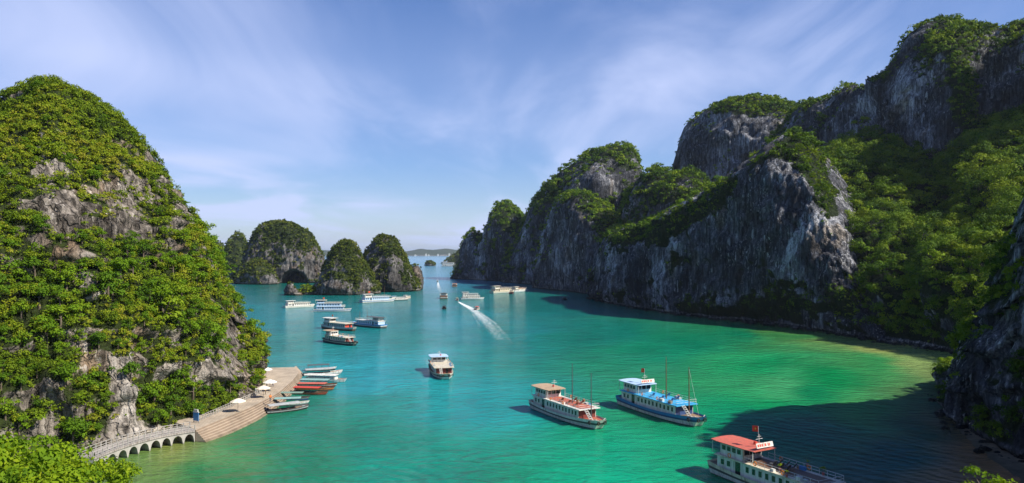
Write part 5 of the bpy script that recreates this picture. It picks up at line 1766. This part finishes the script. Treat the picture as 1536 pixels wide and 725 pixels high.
# ================================================================== WAKES AND SHORE
def foam_mat(name, alpha, scale):
    m, t = new_mat(name)
    a = t.n('ShaderNodeAttribute', attribute_name='foam')
    geo = t.n('ShaderNodeNewGeometry')
    n_ = t.noise(t.vmath('MULTIPLY', geo.outputs['Position'], (1, 1, 0)), scale, 6, 0.7)
    al = t.math('MULTIPLY', t.ramp(t.math('ADD', t.math('MULTIPLY', a.outputs['Fac'], 0.75), t.math('SUBTRACT', n_, 0.62)), [(0.10, 0.0), (0.62, 1.0)]), alpha)
    d = t.n('ShaderNodeBsdfDiffuse')
    d.inputs[0].default_value = (0.74, 0.80, 0.82, 1)
    tr = t.n('ShaderNodeBsdfTransparent')
    mx = t.n('ShaderNodeMixShader')
    t.l(al, mx.inputs[0]); t.l(tr.outputs[0], mx.inputs[1]); t.l(d.outputs[0], mx.inputs[2])
    out(t, mx.outputs[0])
    return m


FOAM = foam_mat('wake_foam', 0.75, 0.6)


def wake(path, label, n=60, m=9):
    """path: (X, Y, half width in metres, strength)"""
    P = smooth_poly([(*on(x, y)[:2], w_, s_) for x, y, w_, s_ in path], n)
    d = np.gradient(P[:, :2], axis=0)
    d /= np.linalg.norm(d, axis=1, keepdims=True)
    nr = np.stack([-d[:, 1], d[:, 0]], 1)
    k = np.linspace(-1, 1, m)
    xy = P[:, None, :2] + nr[:, None] * (P[:, 2:3] * k[None])[..., None]
    v = np.concatenate([xy, np.full((n, m, 1), 0.03)], -1).reshape(-1, 3)
    st = (P[:, 3:4] * (1 - np.abs(k)[None] ** 2)).reshape(-1)
    idx = (np.arange(n - 1)[:, None] * m + np.arange(m - 1)[None]).ravel()
    o = mesh_np('wake_foam', v, np.stack([idx, idx + m, idx + m + 1, idx + 1], 1), FOAM, attrs={'foam': st})
    tag(o, label, kind='stuff')


wake([(688, 453, 1.0, 1.1), (694, 456.5, 2.0, 1.1), (703, 461, 3.0, 1.0), (711, 466, 3.4, .8), (719, 472, 4.2, .72), (729, 482, 4.6, .56), (740, 495, 4.8, .44), (752, 510, 4.8, .34)], 'long white foam wake behind the tan-topped motor boat')
wake([(714, 468, 1.2, .8), (727, 474, 1.6, .6), (741, 484, 1.6, .52), (753, 497, 1.5, .42), (763, 509, 1.4, .34), (770, 518, 1.2, .2)], 'right-hand foam arm of the wake')
wake([(709, 471, 1.0, .5), (716, 482, 1.2, .36), (723, 494, 1.2, .28), (730, 508, 1.2, .2)], 'left-hand foam arm of the wake')
wake([(657, 424, 1.2, 1.0), (657.3, 427, 2.2, .85), (658, 431, 3, .6), (659.5, 436, 3.4, .4), (661, 441, 3.4, .25)], 'white foam wake behind the small white motor boat')
wake([(655, 553, 1.0, .7), (650, 549, 2.0, .55), (646, 545, 2.6, .4), (640, 538, 3, .25)], 'faint foam behind the white boat in mid channel')

# boulders along the waterline
def boulders(name, pts, n, rlo, rhi, label, mat, seed):
    rg = np.random.default_rng(seed)
    P = smooth_poly(pts, 200)
    ico = []
    VV, QQ, k0 = [], [], 0
    nth, nph = 9, 6
    th = np.linspace(0, 2 * math.pi, nth, endpoint=False)
    ph_ = np.linspace(0.05, math.pi - 0.05, nph)
    base = np.array([[math.sin(b) * math.cos(a), math.sin(b) * math.sin(a), math.cos(b)] for b in ph_ for a in th])
    qd = np.array([(i * nth + j, (i + 1) * nth + j, (i + 1) * nth + (j + 1) % nth, i * nth + (j + 1) % nth) for i in range(nph - 1) for j in range(nth)])
    for k in range(n):
        p = P[rg.integers(200)] + np.array([*rg.normal(size=2) * 2.2, 0])
        r = rlo + (rhi - rlo) * rg.random() ** 3
        v = base * (1 + .45 * fbm(base * 1.3 + k * 7.1, 2, seed)[:, None]) * np.array([1.25, 1, .75]) * r
        a = rg.random() * 6.3
        R_ = np.array([[math.cos(a), -math.sin(a), 0], [math.sin(a), math.cos(a), 0], [0, 0, 1]])
        VV.append(v @ R_.T + p + np.array([0, 0, r * .2])); QQ.append(qd + k0); k0 += len(base)
    V = np.concatenate(VV)
    o = mesh_np(name, V, np.concatenate(QQ), mat, attrs={'moss': np.zeros(len(V))})
    tag(o, label, kind='stuff')


boulders('shore_rubble', [(*foot(X, D, 0),) for X, D in ((886, 566), (915, 510), (960, 460), (1015, 418), (1083, 383), (1140, 358), (1200, 338), (1240, 323), (1290, 303), (1330, 288), (1370, 275), (1400, 265))], 520, .35, 1.7, 'dark broken boulders strewn along the waterline of the right shore', ROCK_COOL, 5)
boulders('shore_rubble', [(*foot(X, D, 0),) for X, D in ((1418, 184), (1425, 170), (1436, 152), (1457, 143), (1487, 135), (1519, 127), (1546, 121))], 150, .25, 1.0, 'dark boulders at the foot of the shaded near cliff', ROCK_COOL, 6)
boulders('shore_rubble', [(*foot(X, D, 0),) for X, D in ((145, 129), (200, 134), (240, 139.5), (275, 144.5))], 120, .2, .9, 'pale boulders on the sand beneath the arched walkway', ROCK_WARM, 7)
p = on(1325, 508)
mb = MB()
q_ = np.array([[math.sin(b) * math.cos(a), math.sin(b) * math.sin(a), math.cos(b)] for b in np.linspace(.05, 3.09, 9) for a in np.linspace(0, 2 * math.pi, 14, endpoint=False)])
q_ = q_ * (1 + .3 * fbm(q_ * 1.4, 3, 4)[:, None]) * np.array([2.6, 1.6, 1.3])
mb.rings([[tuple(v) for v in q_[i * 14:(i + 1) * 14]] for i in range(9)])
PINK = stone('pale_pink_rock', (0.42, 0.33, 0.26), (0.60, 0.50, 0.42), joints=False)
o = mb.build('boulder', PINK); o.location = (p[0], p[1], .5)
tag(o, 'single large pale boulder on the shore of the yellow shallows', 'boulder')

# sand at the foot of the near cliff
sx_ = [(1416, 606), (1428, 622), (1444, 640), (1462, 656), (1490, 672), (1530, 694), (1580, 722), (1640, 760)]
so = [(1408, 612), (1416, 632), (1428, 652), (1446, 672), (1476, 694), (1510, 722), (1560, 760), (1620, 810)]
Pi = smooth_poly([on(x + 30, y - 4, 0.5) for x, y in sx_], 40)
Po = smooth_poly([on(x, y, 0.0) for x, y in so], 40)
g_ = np.stack([Pi + (Po - Pi) * k for k in np.linspace(0, 1, 9)], 1)
g_[..., 2] = np.linspace(0.55, -0.18, 9)[None] + 0.10 * fbm(g_ / 2.5, 3, 9)
ii = (np.arange(39)[:, None] * 9 + np.arange(8)[None]).ravel()
SAND = stone('wet_brown_sand', (0.17, 0.12, 0.075), (0.27, 0.20, 0.13), joints=False)
o = mesh_np('sand_beach', g_.reshape(-1, 3), np.stack([ii, ii + 9, ii + 10, ii + 1], 1), SAND, smooth=True)
tag(o, 'narrow wet brown beach at the foot of the shaded near cliff', kind='structure')

# far white buildings on the coast
for k, (X, h) in enumerate(((623, 14), (639, 26), (643, 15), (657, 22), (674, 30))):
    p = foot(X, 9150, 0)
    mb = MB(); mb.box(-9, 9, -9, 9, -1, h); mb.box(-5, 5, -6, 6, h, h + 4)
    o = mb.build('coast_tower', M['white']); o.location = (p[0], p[1], 0)
    tag(o, 'tiny white building on the far coast at the horizon', 'building', 'white buildings on the far coast')
for k_, v_ in VEG.items():
    if v_ is not None:
        plant(v_)
# ================================================================== AIR
def haze():
    mb = MB()
    mb.box(-42000, 42000, -42000, 62000, -4.0, 262.0)
    m, t = new_mat('sea_air')
    v = t.n('ShaderNodeVolumePrincipled', i_Density=HAZE, i_Anisotropy=0.2)
    v.inputs['Color'].default_value = (0.72, 0.84, 1.0, 1)
    o = t.n('ShaderNodeOutputMaterial')
    t.l(v.outputs[0], o.inputs['Volume'])
    tag(mb.build('haze', m), 'thin pale sea haze over the bay', kind='stuff')


HAZE = 0.33e-4
haze()
